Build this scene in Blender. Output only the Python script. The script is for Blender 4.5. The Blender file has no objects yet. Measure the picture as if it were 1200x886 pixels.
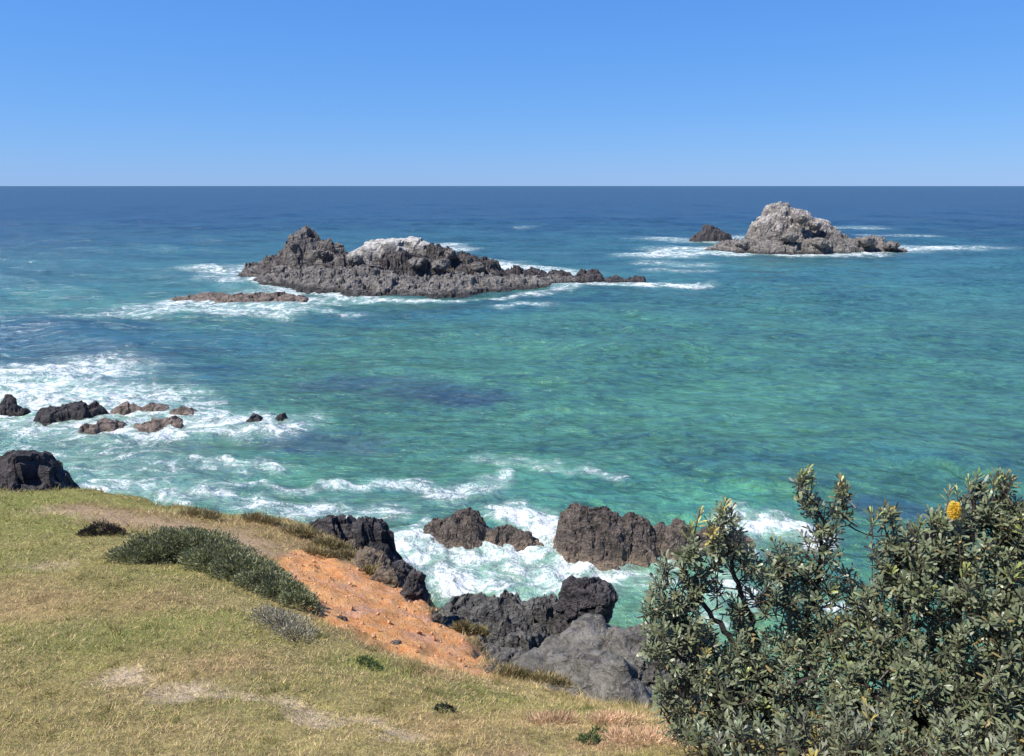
import bpy, bmesh, math, random
import numpy as np

# ------------------------------------------------------------------ camera, sky, sun, exposure
C = bpy.context.scene
COL = C.collection
R = math.radians
EYE = 16.0                      # eye height above the sea, metres
PITCH = R(14.05)
FPX = 901.0                     # focal length in pixels of the 1200 px wide photograph
cam = bpy.data.cameras.new('camera')
cam.sensor_fit = 'HORIZONTAL'
cam.sensor_width = 36.0
cam.lens = 36.0 * FPX / 1200.0
cam.clip_start = 0.1
cam.clip_end = 90000.0
camo = bpy.data.objects.new('camera', cam)
camo.location = (0, 0, EYE)
camo.rotation_euler = (math.pi / 2 - PITCH, 0, 0)
COL.objects.link(camo)
C.camera = camo

SUN_EL = R(56.0)
SUN_AZ = R(-111.0)              # measured from +Y (view direction) towards +X: the sun stands to the left, a little behind
world = bpy.data.worlds.new('World')
C.world = world
world.use_nodes = True
wn = world.node_tree.nodes
wl = world.node_tree.links
for n in list(wn):
    wn.remove(n)
sky = wn.new('ShaderNodeTexSky')
sky.sky_type = 'NISHITA'
sky.sun_disc = False
sky.sun_elevation = SUN_EL
sky.sun_rotation = SUN_AZ
sky.altitude = 0.0
sky.air_density = 1.0
sky.dust_density = 0.05
sky.ozone_density = 4.0
EXPO = 0.7
# tone of the whole sky (one monotone curve per channel, everywhere alike): a clear, evenly blue coastal sky
sepc = wn.new('ShaderNodeSeparateColor')
comc = wn.new('ShaderNodeCombineColor')
wl.new(sky.outputs[0], sepc.inputs[0])
for ch, (pw_, k_) in enumerate(((0.78, 0.402), (0.58, 0.627), (0.33, 1.045))):
    mu = wn.new('ShaderNodeMath')
    mu.operation = 'MULTIPLY'
    mu.inputs[1].default_value = 0.1
    po = wn.new('ShaderNodeMath')
    po.operation = 'POWER'
    po.inputs[1].default_value = pw_
    m2 = wn.new('ShaderNodeMath')
    m2.operation = 'MULTIPLY'
    m2.inputs[1].default_value = k_ * 10.0 / 2 ** EXPO
    wl.new(sepc.outputs[ch], mu.inputs[0])
    wl.new(mu.outputs[0], po.inputs[0])
    wl.new(po.outputs[0], m2.inputs[0])
    wl.new(m2.outputs[0], comc.inputs[ch])
bg = wn.new('ShaderNodeBackground')
bg.inputs['Strength'].default_value = 0.1
wo = wn.new('ShaderNodeOutputWorld')
wl.new(comc.outputs[0], bg.inputs['Color'])
wl.new(bg.outputs[0], wo.inputs['Surface'])

sl = bpy.data.lights.new('sun', 'SUN')
sl.energy = 4.8
sl.angle = R(0.53)
sl.color = (1.0, 0.955, 0.88)
slo = bpy.data.objects.new('sun', sl)
sd = np.array([math.cos(SUN_EL) * math.sin(SUN_AZ), math.cos(SUN_EL) * math.cos(SUN_AZ), math.sin(SUN_EL)])
from mathutils import Vector
slo.rotation_euler = Vector(sd).to_track_quat('Z', 'Y').to_euler()
slo.location = (-30, -20, 60)
COL.objects.link(slo)

C.view_settings.view_transform = 'Standard'
C.view_settings.look = 'None'
C.view_settings.exposure = EXPO
C.view_settings.gamma = 1.0

# ------------------------------------------------------------------ helpers: photograph -> place
CP, SP = math.cos(PITCH), math.sin(PITCH)


def ray(px, py):
    a = (px - 600.0) / FPX
    b = (443.0 - py) / FPX
    return np.array([a, CP + b * SP, -SP + b * CP])


def at(px, py, Y):
    """The point of the place seen at a pixel of the photograph, Y metres ahead."""
    d = ray(px, py)
    return np.array([0, 0, EYE]) + d * (Y / d[1])


def sea_at(px, py):
    d = ray(px, py)
    return (np.array([0, 0, EYE]) + d * (EYE / -d[2]))[:2]


# ------------------------------------------------------------------ helpers: noise
def _h(ix, iy, iz, s):
    x = (ix.astype(np.int64) * 374761393 + iy.astype(np.int64) * 668265263 + iz.astype(np.int64) * 2147483647 + s * 1274126177) & 0xFFFFFFFF
    x = ((x ^ (x >> 13)) * 1274126177) & 0xFFFFFFFF
    x = ((x ^ (x >> 16)) * 2246822519) & 0xFFFFFFFF
    return (x ^ (x >> 15)) & 0xFFFFFFFF


def _r(ix, iy, iz, s):
    return _h(ix, iy, iz, s).astype(np.float64) / 4294967295.0


GR = np.array([(1, 1, 0), (-1, 1, 0), (1, -1, 0), (-1, -1, 0), (1, 0, 1), (-1, 0, 1), (1, 0, -1), (-1, 0, -1),
               (0, 1, 1), (0, -1, 1), (0, 1, -1), (0, -1, -1)], float)


def perlin(x, y, z=0.0, seed=0):
    flat = np.ndim(z) == 0 and float(z) == int(z)
    x, y, z = np.broadcast_arrays(np.asarray(x, float), np.asarray(y, float), np.asarray(z, float))
    xi, yi, zi = np.floor(x).astype(np.int64), np.floor(y).astype(np.int64), np.floor(z).astype(np.int64)
    xf, yf, zf = x - xi, y - yi, z - zi
    u, v, w = (t * t * t * (t * (t * 6 - 15) + 10) for t in (xf, yf, zf))
    out = 0
    for dx in (0, 1):
        for dy in (0, 1):
            for dz in ((0,) if flat else (0, 1)):
                g = GR[_h(xi + dx, yi + dy, zi + dz, seed) % 12]
                d = g[..., 0] * (xf - dx) + g[..., 1] * (yf - dy) + g[..., 2] * (zf - dz)
                out = out + d * (u if dx else 1 - u) * (v if dy else 1 - v) * (w if dz else 1 - w)
    return out


def fbm(x, y, z=0.0, seed=0, oct=5, gain=0.5):
    a, f, s = 1.0, 1.0, 0
    for o in range(oct):
        s = s + a * perlin(np.asarray(x) * f, np.asarray(y) * f, z * o if np.ndim(z) == 0 else np.asarray(z) * f, seed + o * 17)
        a *= gain
        f *= 2.03
    return s


def ridged(x, y, z=0.0, seed=0, oct=5, gain=0.5):
    a, f, s = 1.0, 1.0, 0
    for o in range(oct):
        s = s + a * (1 - 2.2 * np.abs(perlin(np.asarray(x) * f, np.asarray(y) * f, z * o if np.ndim(z) == 0 else np.asarray(z) * f, seed + o * 31)))
        a *= gain
        f *= 2.1
    return s


def worley(x, y, z, seed=0):
    """distance to the nearest cell, gap to the second nearest, random of the cell, its centre"""
    x, y, z = np.broadcast_arrays(np.asarray(x, float), np.asarray(y, float), np.asarray(z, float))
    xi, yi, zi = np.floor(x).astype(np.int64), np.floor(y).astype(np.int64), np.floor(z).astype(np.int64)
    f1 = np.full(x.shape, 9e9)
    f2 = np.full(x.shape, 9e9)
    rid = np.zeros(x.shape)
    cx, cy, cz = np.zeros(x.shape), np.zeros(x.shape), np.zeros(x.shape)
    zs = (0,) if np.ptp(z) == 0 else (-1, 0, 1)
    for dx in (-1, 0, 1):
        for dy in (-1, 0, 1):
            for dz in zs:
                a, b, c = xi + dx, yi + dy, zi + dz
                qx, qy = a + _r(a, b, c, seed), b + _r(a, b, c, seed + 1)
                qz = c + _r(a, b, c, seed + 2) if len(zs) > 1 else z
                d = np.sqrt((qx - x) ** 2 + (qy - y) ** 2 + (qz - z) ** 2)
                m = d < f1
                f2 = np.where(m, f1, np.minimum(f2, d))
                f1 = np.where(m, d, f1)
                rid = np.where(m, _r(a, b, c, seed + 3), rid)
                cx, cy, cz = np.where(m, qx, cx), np.where(m, qy, cy), np.where(m, qz, cz)
    return f1, f2 - f1, rid, cx, cy, cz


def sstep(a, b, x):
    t = np.clip((np.asarray(x, float) - a) / (b - a), 0, 1)
    return t * t * (3 - 2 * t)


# ------------------------------------------------------------------ helpers: objects
def unit(v):
    return v / (np.linalg.norm(v, axis=-1)[..., None] + 1e-9)


def mesh_of(name, V, F, cols=None, smooth=False, mat=None, flo=None):
    """V (n,3), F (m,3 or 4) int -> mesh"""
    me = bpy.data.meshes.new(name)
    V = np.ascontiguousarray(V, dtype=np.float32)
    F = np.ascontiguousarray(F, dtype=np.int32)
    k = F.shape[1]
    me.vertices.add(len(V))
    me.vertices.foreach_set('co', V.ravel())
    me.loops.add(F.size)
    me.loops.foreach_set('vertex_index', F.ravel())
    me.polygons.add(len(F))
    me.polygons.foreach_set('loop_start', np.arange(len(F), dtype=np.int32) * k)
    me.polygons.foreach_set('loop_total', np.full(len(F), k, dtype=np.int32))
    me.polygons.foreach_set('use_smooth', np.full(len(F), bool(smooth)))
    me.update(calc_edges=True)
    for an, c in (cols or {}).items():
        a = me.attributes.new(an, 'FLOAT_COLOR', 'POINT')
        c4 = np.ones((len(V), 4), dtype=np.float32)
        c4[:, :3] = c
        a.data.foreach_set('color', c4.ravel())
    for an, c in (flo or {}).items():
        a = me.attributes.new(an, 'FLOAT', 'POINT')
        a.data.foreach_set('value', np.ascontiguousarray(c, dtype=np.float32))
    if mat:
        me.materials.append(mat)
    return me


def obj(name, me, parent=None, loc=(0, 0, 0)):
    o = bpy.data.objects.new(name, me)
    o.location = loc
    COL.objects.link(o)
    if parent:
        o.parent = parent
    return o


def tag(o, label=None, cat=None, group=None, kind=None):
    for k, v in (('label', label), ('category', cat), ('group', group), ('kind', kind)):
        if v:
            o[k] = v
    return o


def empty(name, loc, label, cat, group=None):
    o = bpy.data.objects.new(name, None)
    o.location = loc
    o.empty_display_size = 0.3
    COL.objects.link(o)
    return tag(o, label, cat, group)


def grid_faces(nr, nc):
    i = np.arange(nr - 1)[:, None] * nc + np.arange(nc - 1)[None, :]
    return np.stack([i, i + 1, i + nc + 1, i + nc], -1).reshape(-1, 4)


# ------------------------------------------------------------------ helpers: materials
def new_mat(name):
    m = bpy.data.materials.new(name)
    m.use_nodes = True
    nt = m.node_tree
    for n in list(nt.nodes):
        nt.nodes.remove(n)
    out = nt.nodes.new('ShaderNodeOutputMaterial')
    p = nt.nodes.new('ShaderNodeBsdfPrincipled')
    nt.links.new(p.outputs[0], out.inputs[0])
    return m, nt, p


class NT:
    """short hand for building node trees"""
    def __init__(self, nt):
        self.nt = nt

    def n(self, t, **kw):
        x = self.nt.nodes.new(t)
        for k, v in kw.items():
            setattr(x, k, v)
        return x

    def put(self, sock, v):
        if hasattr(v, 'is_linked') or hasattr(v, 'links'):
            self.nt.links.new(v, sock)
        elif isinstance(v, (tuple, list)) and len(v) == 3 and sock.type == 'RGBA':
            sock.default_value = (*v, 1)
        else:
            sock.default_value = v

    def math(self, op, a, b=0.0, c=0.0, clamp=False):
        x = self.n('ShaderNodeMath', operation=op, use_clamp=clamp)
        for s, v in zip(x.inputs, (a, b, c)):
            self.put(s, v)
        return x.outputs[0]

    def mix(self, f, a, b):
        x = self.n('ShaderNodeMix', data_type='RGBA')
        self.put(x.inputs[0], f)
        self.put(x.inputs[6], a)
        self.put(x.inputs[7], b)
        return x.outputs[2]

    def noise(self, vec, scale, detail=5, rough=0.55, dist=0.0):
        x = self.n('ShaderNodeTexNoise')
        if vec is not None:
            self.nt.links.new(vec, x.inputs['Vector'])
        x.inputs['Scale'].default_value = scale
        x.inputs['Detail'].default_value = detail
        x.inputs['Roughness'].default_value = rough
        x.inputs['Distortion'].default_value = dist
        return x.outputs['Fac']

    def ramp(self, v, a, b, lo=0.0, hi=1.0):
        x = self.n('ShaderNodeMapRange', interpolation_type='SMOOTHSTEP')
        for i, s in enumerate((v, a, b, lo, hi)):
            self.put(x.inputs[i], s)
        return x.outputs[0]

    def mapping(self, vec, scale=(1, 1, 1), rot=(0, 0, 0)):
        x = self.n('ShaderNodeMapping')
        self.nt.links.new(vec, x.inputs[0])
        x.inputs['Scale'].default_value = scale
        x.inputs['Rotation'].default_value = rot
        return x.outputs[0]

    def bump(self, h, dist, strength=1.0, normal=None):
        x = self.n('ShaderNodeBump')
        x.inputs['Strength'].default_value = strength
        x.inputs['Distance'].default_value = dist
        self.nt.links.new(h, x.inputs['Height'])
        if normal is not None:
            self.nt.links.new(normal, x.inputs['Normal'])
        return x.outputs[0]


def rock_material(name, dark, mid, light, size=1.0, pale=None, pale_cut=0.62, wet=0.5, bump=0.08, veg=None, pale_low=None, foot=None):
    """fractured coastal rock: three greys, veins, pale lichen or guano on upper faces, dark wet foot"""
    m, nt, p = new_mat(name)
    N = NT(nt)
    g = N.n('ShaderNodeNewGeometry')
    pos = g.outputs['Position']
    sxyz = N.n('ShaderNodeSeparateXYZ')
    nt.links.new(pos, sxyz.inputs[0])
    nrm = N.n('ShaderNodeSeparateXYZ')
    nt.links.new(g.outputs['Normal'], nrm.inputs[0])
    big = N.noise(pos, 0.35 / size, 4, 0.6)
    midn = N.noise(N.mapping(pos, (1, 1, 2.2), (0.5, 0.3, 0)), 1.6 / size, 6, 0.68, 0.6)
    fine = N.noise(pos, 9.0 / size, 5, 0.7)
    c = N.mix(N.ramp(midn, 0.36, 0.6), dark, mid)
    c = N.mix(N.math('MULTIPLY', N.ramp(fine, 0.5, 0.72), N.ramp(big, 0.35, 0.6)), c, light)
    c = N.mix(N.math('MULTIPLY', N.ramp(fine, 0.47, 0.3), 0.55), c, tuple(v * 0.45 for v in dark))
    if pale:
        pn = N.noise(pos, 0.55 / size, 6, 0.7, 0.8)
        f = N.math('MULTIPLY', N.ramp(nrm.outputs[2], 0.25, 0.8), N.ramp(pn, pale_cut - 0.1, pale_cut + 0.06))
        if pale_low is not None:
            f = N.math('MULTIPLY', f, N.ramp(sxyz.outputs[2], pale_low, pale_low + 2.0))
        f = N.math('MULTIPLY', f, N.ramp(fine, 0.25, 0.5))
        c = N.mix(f, c, pale)
    if veg:
        vn = N.noise(pos, 1.1 / size, 5, 0.7)
        c = N.mix(N.math('MULTIPLY', N.ramp(nrm.outputs[2], 0.45, 0.85), N.ramp(vn, 0.5, 0.62)), c, veg)
    if foot:
        zf = N.math('ADD', sxyz.outputs[2], N.math('MULTIPLY', N.math('SUBTRACT', big, 0.5), 1.2))
        ff = N.math('MULTIPLY', N.math('MULTIPLY', N.ramp(zf, 0.15, 0.4), N.ramp(zf, 1.1, 0.6)), N.ramp(midn, 0.35, 0.6, 0.3, 0.85))
        c = N.mix(ff, c, foot)
    zz = N.math('ADD', sxyz.outputs[2], N.math('MULTIPLY', N.math('SUBTRACT', midn, 0.5), wet * 1.5))
    wf = N.ramp(zz, wet * 1.3, wet * 0.5)
    c = N.mix(wf, c, tuple(v * 0.5 for v in dark))
    nt.links.new(c, p.inputs['Base Color'])
    nt.links.new(N.ramp(wf, 0, 1, 0.85, 0.35), p.inputs['Roughness'])
    p.inputs['Specular IOR Level'].default_value = 0.35
    vo = N.n('ShaderNodeTexVoronoi', feature='DISTANCE_TO_EDGE')
    nt.links.new(N.mapping(pos, (1, 1, 1.7), (0.4, 0.5, 0)), vo.inputs['Vector'])
    vo.inputs['Scale'].default_value = 2.4 / size
    crack = N.ramp(vo.outputs['Distance'], 0.0, 0.09)
    h = N.math('ADD', N.math('MULTIPLY', midn, 2.0), N.math('MULTIPLY', fine, 0.45))
    h = N.math('ADD', h, N.math('MULTIPLY', crack, 0.10))
    nt.links.new(N.bump(h, bump * 2.2 * size), p.inputs['Normal'])
    return m


def attr_material(name, attr, rough=0.7, spec=0.3, trans=0.0, under=None, noise=None):
    """colour from a mesh attribute (the thing's own colour), optional pale underside and translucency"""
    m, nt, p = new_mat(name)
    N = NT(nt)
    a = N.n('ShaderNodeAttribute', attribute_name=attr)
    c = a.outputs['Color']
    if noise:
        g = N.n('ShaderNodeNewGeometry')
        f = N.noise(g.outputs['Position'], noise, 3)
        mx = N.n('ShaderNodeHueSaturation')
        nt.links.new(c, mx.inputs['Color'])
        nt.links.new(N.ramp(f, 0.3, 0.7, 0.75, 1.25), mx.inputs['Value'])
        c = mx.outputs[0]
    if under:
        g = N.n('ShaderNodeNewGeometry')
        c = N.mix(N.math('MULTIPLY', g.outputs['Backfacing'], 0.85), c, under)
    nt.links.new(c, p.inputs['Base Color'])
    p.inputs['Roughness'].default_value = rough
    p.inputs['Specular IOR Level'].default_value = spec
    if trans:
        tr = N.n('ShaderNodeBsdfTranslucent')
        nt.links.new(c, tr.inputs['Color'])
        mxs = N.n('ShaderNodeMixShader')
        mxs.inputs[0].default_value = trans
        nt.links.new(p.outputs[0], mxs.inputs[1])
        nt.links.new(tr.outputs[0], mxs.inputs[2])
        out = [n for n in nt.nodes if n.type == 'OUTPUT_MATERIAL'][0]
        nt.links.new(mxs.outputs[0], out.inputs[0])
    return m


# ================================================================== THE SETTING: the ground
ctrl = [at(*q) for q in [
    (0, 886, 4.7), (300, 886, 4.5), (600, 886, 4.5), (760, 872, 4.9), (900, 886, 4.7), (1200, 886, 4.5),
    (0, 800, 6.3), (300, 800, 6.3), (560, 820, 6.7), (0, 720, 8.9), (200, 720, 8.9), (340, 740, 8.5), (450, 770, 8.4), (575, 790, 9.3),
    (0, 650, 12.9), (150, 640, 13.6), (300, 690, 10.9), (360, 715, 10.4),
    (0, 580, 21), (100, 575, 22), (200, 597, 21), (330, 610, 19.5), (250, 620, 16.8), (120, 605, 17.5),
    (330, 650, 14.8), (400, 690, 13.0), (430, 657, 16.4), (490, 705, 13.8), (560, 770, 10.6), (400, 634, 18.0),
    (640, 805, 8.7), (770, 835, 6.6)]]
ctrl += [np.array(q, float) for q in [
    (2.2, 7.0, 10.5), (5.0, 6.8, 10.7), (10, 6, 11.2), (0, 0, 14.3), (-5, 0, 14.35), (5, 0, 14.2), (-10, -8, 15.6), (10, -8, 15.6),
    (0, -8, 15.7), (-20, 5, 12.6), (-26, 16, 9.0), (-30, -5, 15), (-34, 26, 6.4), (14, -2, 14.3)]]
ctrl = np.array(ctrl)


def _tps(r2):
    return 0.5 * r2 * np.log(r2 + 1e-9)


nC = len(ctrl)
A = np.zeros((nC + 3, nC + 3))
d2 = ((ctrl[:, None, :2] - ctrl[None, :, :2]) ** 2).sum(-1)
A[:nC, :nC] = _tps(d2) + np.eye(nC) * 0.4
A[:nC, nC] = 1
A[:nC, nC + 1:] = ctrl[:, :2]
A[nC, :nC] = 1
A[nC + 1:, :nC] = ctrl[:, :2].T
W_ = np.linalg.solve(A, np.concatenate([ctrl[:, 2], np.zeros(3)]))


def plateau(x, y):
    x = np.asarray(x, float)
    y = np.asarray(y, float)
    s = W_[nC] + W_[nC + 1] * x + W_[nC + 2] * y
    for i in range(nC):
        s = s + W_[i] * _tps((x - ctrl[i, 0]) ** 2 + (y - ctrl[i, 1]) ** 2)
    return s


edge = [(-70, 34), (-34, 27)] + [tuple(at(*q)[:2]) for q in [
    (0, 578, 21.5), (100, 574, 22.6), (200, 596, 21.6), (330, 608, 20.0), (400, 634, 18.2), (440, 658, 16.6), (490, 702, 14.0),
    (540, 742, 11.9), (575, 783, 9.8), (640, 803, 8.8), (770, 833, 6.9)]] + [(2.4, 7.2), (5, 7.0), (12, 6.2), (30, 5), (60, 0)]
edge = np.array(edge)


def seg_dist(x, y, pts):
    d = np.full(np.shape(x), 1e9)
    for (ax, ay), (bx, by) in zip(pts[:-1], pts[1:]):
        vx, vy = bx - ax, by - ay
        t = np.clip(((x - ax) * vx + (y - ay) * vy) / (vx * vx + vy * vy + 1e-9), 0, 1)
        d = np.minimum(d, np.hypot(x - ax - t * vx, y - ay - t * vy))
    return d


def in_poly(x, y, poly):
    poly = np.asarray(poly)
    c = np.zeros(np.shape(x), bool)
    for (ax, ay), (bx, by) in zip(poly, np.roll(poly, -1, 0)):
        cross = ((ay > y) != (by > y)) & (x < (bx - ax) * (y - ay) / (by - ay + 1e-12) + ax)
        c ^= cross
    return c


LAND = np.concatenate([edge, [(60, -80), (-70, -80)]])


def beyond(x, y):
    """metres beyond the crest of the slope (negative on the grass)"""
    d = seg_dist(x, y, edge)
    return np.where(in_poly(x, y, LAND), -d, d)


def ground_z(x, y, rough=True):
    x = np.asarray(x, float)
    y = np.asarray(y, float)
    z = plateau(x, y)
    b = beyond(x, y)
    if rough:
        b = b + 0.45 * fbm(x * 0.9, y * 0.9, 0, 5, 5)
    drop = np.where(b > 0, 1.25 * b + 0.25 * np.minimum(b, 1.0), 0)
    z = z - drop
    if rough:
        z = z + 0.075 * fbm(x * 0.7, y * 0.7, 0, 3, 4) + 0.022 * fbm(x * 2.6, y * 2.6, 0, 4, 3) + 0.25 * sstep(0.2, 1.5, b) * ridged(x * 0.9, y * 0.9, z * 0.8, 9, 4)
    return z


def ground_at(px, py):
    d = ray(px, py)
    ys = np.linspace(3.0, 26, 1200)
    P = np.array([0, 0, EYE])[None] + d[None] * (ys / d[1])[:, None]
    below = P[:, 2] < plateau(P[:, 0], P[:, 1])
    i = int(np.argmax(below)) if below.any() else len(ys) - 1
    return P[i]


def gpoly(pts):
    return np.array([ground_at(*q)[:2] for q in pts])


soil_poly = gpoly([(318, 655), (345, 645), (400, 660), (440, 668), (480, 694), (505, 708), (540, 738), (568, 766), (580, 786),
                   (540, 789), (500, 780), (450, 757), (400, 737), (372, 722), (352, 712), (362, 700), (340, 675)])
soil_soft = gpoly([(255, 622), (300, 640), (330, 640), (420, 650), (490, 690), (600, 790), (520, 800), (400, 745), (330, 690)])
crest_poly = gpoly([(60, 592), (120, 588), (200, 602), (330, 614), (410, 642), (330, 652), (285, 640), (250, 628), (205, 618), (150, 622), (95, 612)])
path_lines = [gpoly([(85, 598), (120, 603), (170, 611), (205, 617)]), gpoly([(265, 625), (285, 637), (300, 645)]),
              gpoly([(120, 793), (170, 800), (260, 812), (330, 828), (400, 843), (455, 858)]),
              gpoly([(55, 660), (95, 658)]), gpoly([(600, 884), (690, 882)])]
green_spots = [(*ground_at(px, py)[:2], r, a) for px, py, r, a in [
    (60, 610, 4.5, .8), (20, 650, 3.0, .5), (160, 690, 2.0, .4), (150, 740, 1.5, .8), (250, 735, 1.2, .7), (420, 775, .7, .9), (480, 790, .7, .8), (300, 820, .8, .4), (10, 745, 1.0, .5),
    (560, 815, .6, .6), (220, 668, 1.6, .6), (650, 825, .5, .6), (360, 800, .5, .5), (30, 588, 5, .9)]]
red_spots = [(*ground_at(px, py)[:2], r, a) for px, py, r, a in [
    (755, 865, .55, 1.0), (720, 835, .4, .7), (640, 850, .5, .5), (30, 705, 1.2, .5), (160, 705, 1.0, .35), (540, 850, .6, .4), (590, 880, .35, .6),
    (250, 775, .6, .35)]]


def ground_masks(x, y):
    w = 0.42 * fbm(x * 1.1, y * 1.1, 0, 21, 5, .6)
    w2 = 0.42 * fbm(x * 1.1, y * 1.1, 7, 22, 5, .6)
    xs, ys = x + w, y + w2
    ins = in_poly(xs, ys, soil_poly)
    ds = seg_dist(xs, ys, np.concatenate([soil_poly, soil_poly[:1]]))
    soil = sstep(-0.25, 0.15, np.where(ins, ds, -ds))
    ins = in_poly(xs, ys, soil_soft)
    ds = seg_dist(xs, ys, np.concatenate([soil_soft, soil_soft[:1]]))
    soft = sstep(-0.5, 0.5, np.where(ins, ds, -ds))
    ins = in_poly(xs, ys, crest_poly)
    ds = seg_dist(xs, ys, np.concatenate([crest_poly, crest_poly[:1]]))
    soft = np.maximum(soft, .85 * sstep(-0.6, 0.6, np.where(ins, ds, -ds)))
    path = np.zeros(np.shape(x))
    for k, l in enumerate(path_lines):
        r = (0.9, 0.6, 0.19, 0.3, 0.08)[k]
        pk = (2.2, 2.2, 1.5, 1.0, 1.0)[k]
        path = np.maximum(path, sstep(r * 1.7, r * 0.2, seg_dist(x + w * 0.8, y + w2 * 0.8, l)) * np.clip(pk * (.75 + 1.2 * fbm(x * 1.7, y * 1.7, 3, 25, 3)), 0, 1))
    green = np.zeros(np.shape(x))
    for gx, gy, r, a in green_spots:
        green = np.maximum(green, a * sstep(r * 1.3, 0, np.hypot(xs - gx, ys - gy)))
    red = np.zeros(np.shape(x))
    for gx, gy, r, a in red_spots:
        red = np.maximum(red, a * sstep(r * 1.4, r * .2, np.hypot(xs - gx, ys - gy)))
    return soil, soft, path, green, red


xs = np.concatenate([np.arange(-60, -20, 1.0), np.arange(-20, 5, 0.09), np.arange(5, 40, 1.0)])
ys = np.concatenate([np.arange(-60, 3, 1.5), np.arange(3, 9, 0.07), np.arange(9, 26, 0.11), np.arange(26, 50, 1.0)])
GX, GY = np.meshgrid(xs, ys)
gx, gy = GX.ravel(), GY.ravel()
gz = np.maximum(ground_z(gx, gy), -3.0)
soil, soft, path, green, red = ground_masks(gx, gy)
gb = beyond(gx, gy)
def soil_relief(x, y):
    f1, gap, rid, *_ = worley(x * 4.2, y * 4.2, 0, 47)
    return -0.10 + 0.06 * ridged(x * 2.2, y * 2.2, 0, 44, 4) + 0.06 * ridged((x * .75 - y * .66) * .5, (x * .66 + y * .75) * 1.9, 0, 45, 3) + 0.03 * (rid - .5) + 0.03 * perlin(x * 6, y * 6, 0, 48)


gz = gz + soil * soil_relief(gx, gy) - 0.05 * path

gn = fbm(gx * 0.5, gy * 0.5, 0, 61, 5)[:, None]
gcol = np.array([0.33, 0.265, 0.11])[None] * (1 + 0.35 * gn)
gcol = gcol + (np.array([0.22, 0.24, 0.065]) - gcol) * (green * 0.9)[:, None]
gcol = gcol + (np.array([0.36, 0.20, 0.115]) - gcol) * (red * 0.8)[:, None]
gcol = gcol + (np.array([0.58, 0.44, 0.30]) - gcol) * (path * 0.85)[:, None]
gcol = gcol + (np.array([0.30, 0.19, 0.10]) - gcol) * (soft * 0.75)[:, None]
gcol = gcol + (np.array([0.22, 0.15, 0.085]) - gcol) * (sstep(-0.1, 0.8, gb) * (1 - soil))[:, None]
gm, gnt, gp = new_mat('turf_soil')
N = NT(gnt)
geo = N.n('ShaderNodeNewGeometry')
pos = geo.outputs['Position']
a_c = N.n('ShaderNodeAttribute', attribute_name='tint').outputs['Color']
a_s = N.n('ShaderNodeAttribute', attribute_name='soil').outputs['Fac']
f1 = N.noise(pos, 14, 6, 0.7)
f2 = N.noise(pos, 3.2, 5, 0.65)
f3 = N.noise(pos, 45, 4, 0.7)
hs = N.n('ShaderNodeHueSaturation')
gnt.links.new(a_c, hs.inputs['Color'])
gnt.links.new(N.ramp(f1, 0.3, 0.7, 0.62, 1.35), hs.inputs['Value'])
turf = hs.outputs[0]
so = N.mix(N.ramp(f2, 0.32, 0.66), (0.66, 0.27, 0.09), (0.72, 0.39, 0.17))
f0 = N.noise(pos, 1.1, 5, 0.65, 0.5)
so = N.mix(N.math('MULTIPLY', N.ramp(f0, 0.48, 0.64), 0.6), so, (0.60, 0.34, 0.25))
so = N.mix(N.math('MULTIPLY', N.ramp(f0, 0.42, 0.32), 0.5), so, (0.66, 0.36, 0.10))
so = N.mix(N.math('MULTIPLY', N.ramp(f1, 0.5, 0.7), 0.7), so, (0.68, 0.46, 0.30))
so = N.mix(N.math('MULTIPLY', N.ramp(f3, 0.45, 0.3), 0.7), so, (0.33, 0.14, 0.055))
gnt.links.new(N.mix(a_s, turf, so), gp.inputs['Base Color'])
gp.inputs['Roughness'].default_value = 0.95
gp.inputs['Specular IOR Level'].default_value = 0.1
hh = N.math('ADD', N.math('MULTIPLY', f2, 1.5), N.math('ADD', f1, N.math('MULTIPLY', f3, 0.5)))
gnt.links.new(N.bump(hh, 0.07), gp.inputs['Normal'])
go = obj('ground', mesh_of('ground', np.stack([gx, gy, gz], 1), grid_faces(len(ys), len(xs)), {'tint': gcol}, True, gm, {'soil': soil}))
tag(go, 'grassy headland slope with a bare orange soil scar above the rocks', kind='structure')

# ================================================================== THE SETTING: the sea
th_f = np.arange(-46, 46.01, 0.2)
th = np.radians(np.concatenate([np.arange(-180, -46, 4), th_f, np.arange(48, 181, 4)]))
rr = np.concatenate([10 * 1.005 ** np.arange(0, 742), 405 * 1.012 ** np.arange(1, 112), 1540 * 1.06 ** np.arange(1, 53)])
TH, RR = np.meshgrid(th, rr)
wx, wy = (RR * np.sin(TH)).ravel(), (RR * np.cos(TH)).ravel()
spacing = np.where(RR < 404, RR * 0.0052, RR * 0.0125).ravel()
rng = np.random.default_rng(4)
wz = np.zeros(len(wx))
ph_w = 3.0 * fbm(wx / 28, wy / 28, 0, 71, 3)
amp_mod = 0.75 + 0.7 * fbm(wx / 35, wy / 35, 3, 72, 3)
for k in range(54):
    lam = 0.8 * (34 / 0.8) ** (k / 53.0)
    ang = R(-100) + rng.normal(0, 0.5)
    kx, ky = 2 * math.pi / lam * math.cos(ang), 2 * math.pi / lam * math.sin(ang)
    am = 0.0085 * lam ** 0.75
    fade = sstep(2.2, 4.5, lam / spacing)
    s = np.sin(kx * wx + ky * wy + rng.uniform(0, 6.28) + ph_w * (1 if lam < 6 else 0.5))
    wz += am * fade * (s + 0.35 * s * s) * amp_mod

# foam: (pixel, pixel, half width in metres, strength) along short lines laid on the sea
foam_lines = []


def foam(pts, r, a):
    foam_lines.append((np.array([sea_at(*q) for q in pts]), r, a * 0.82))


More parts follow.
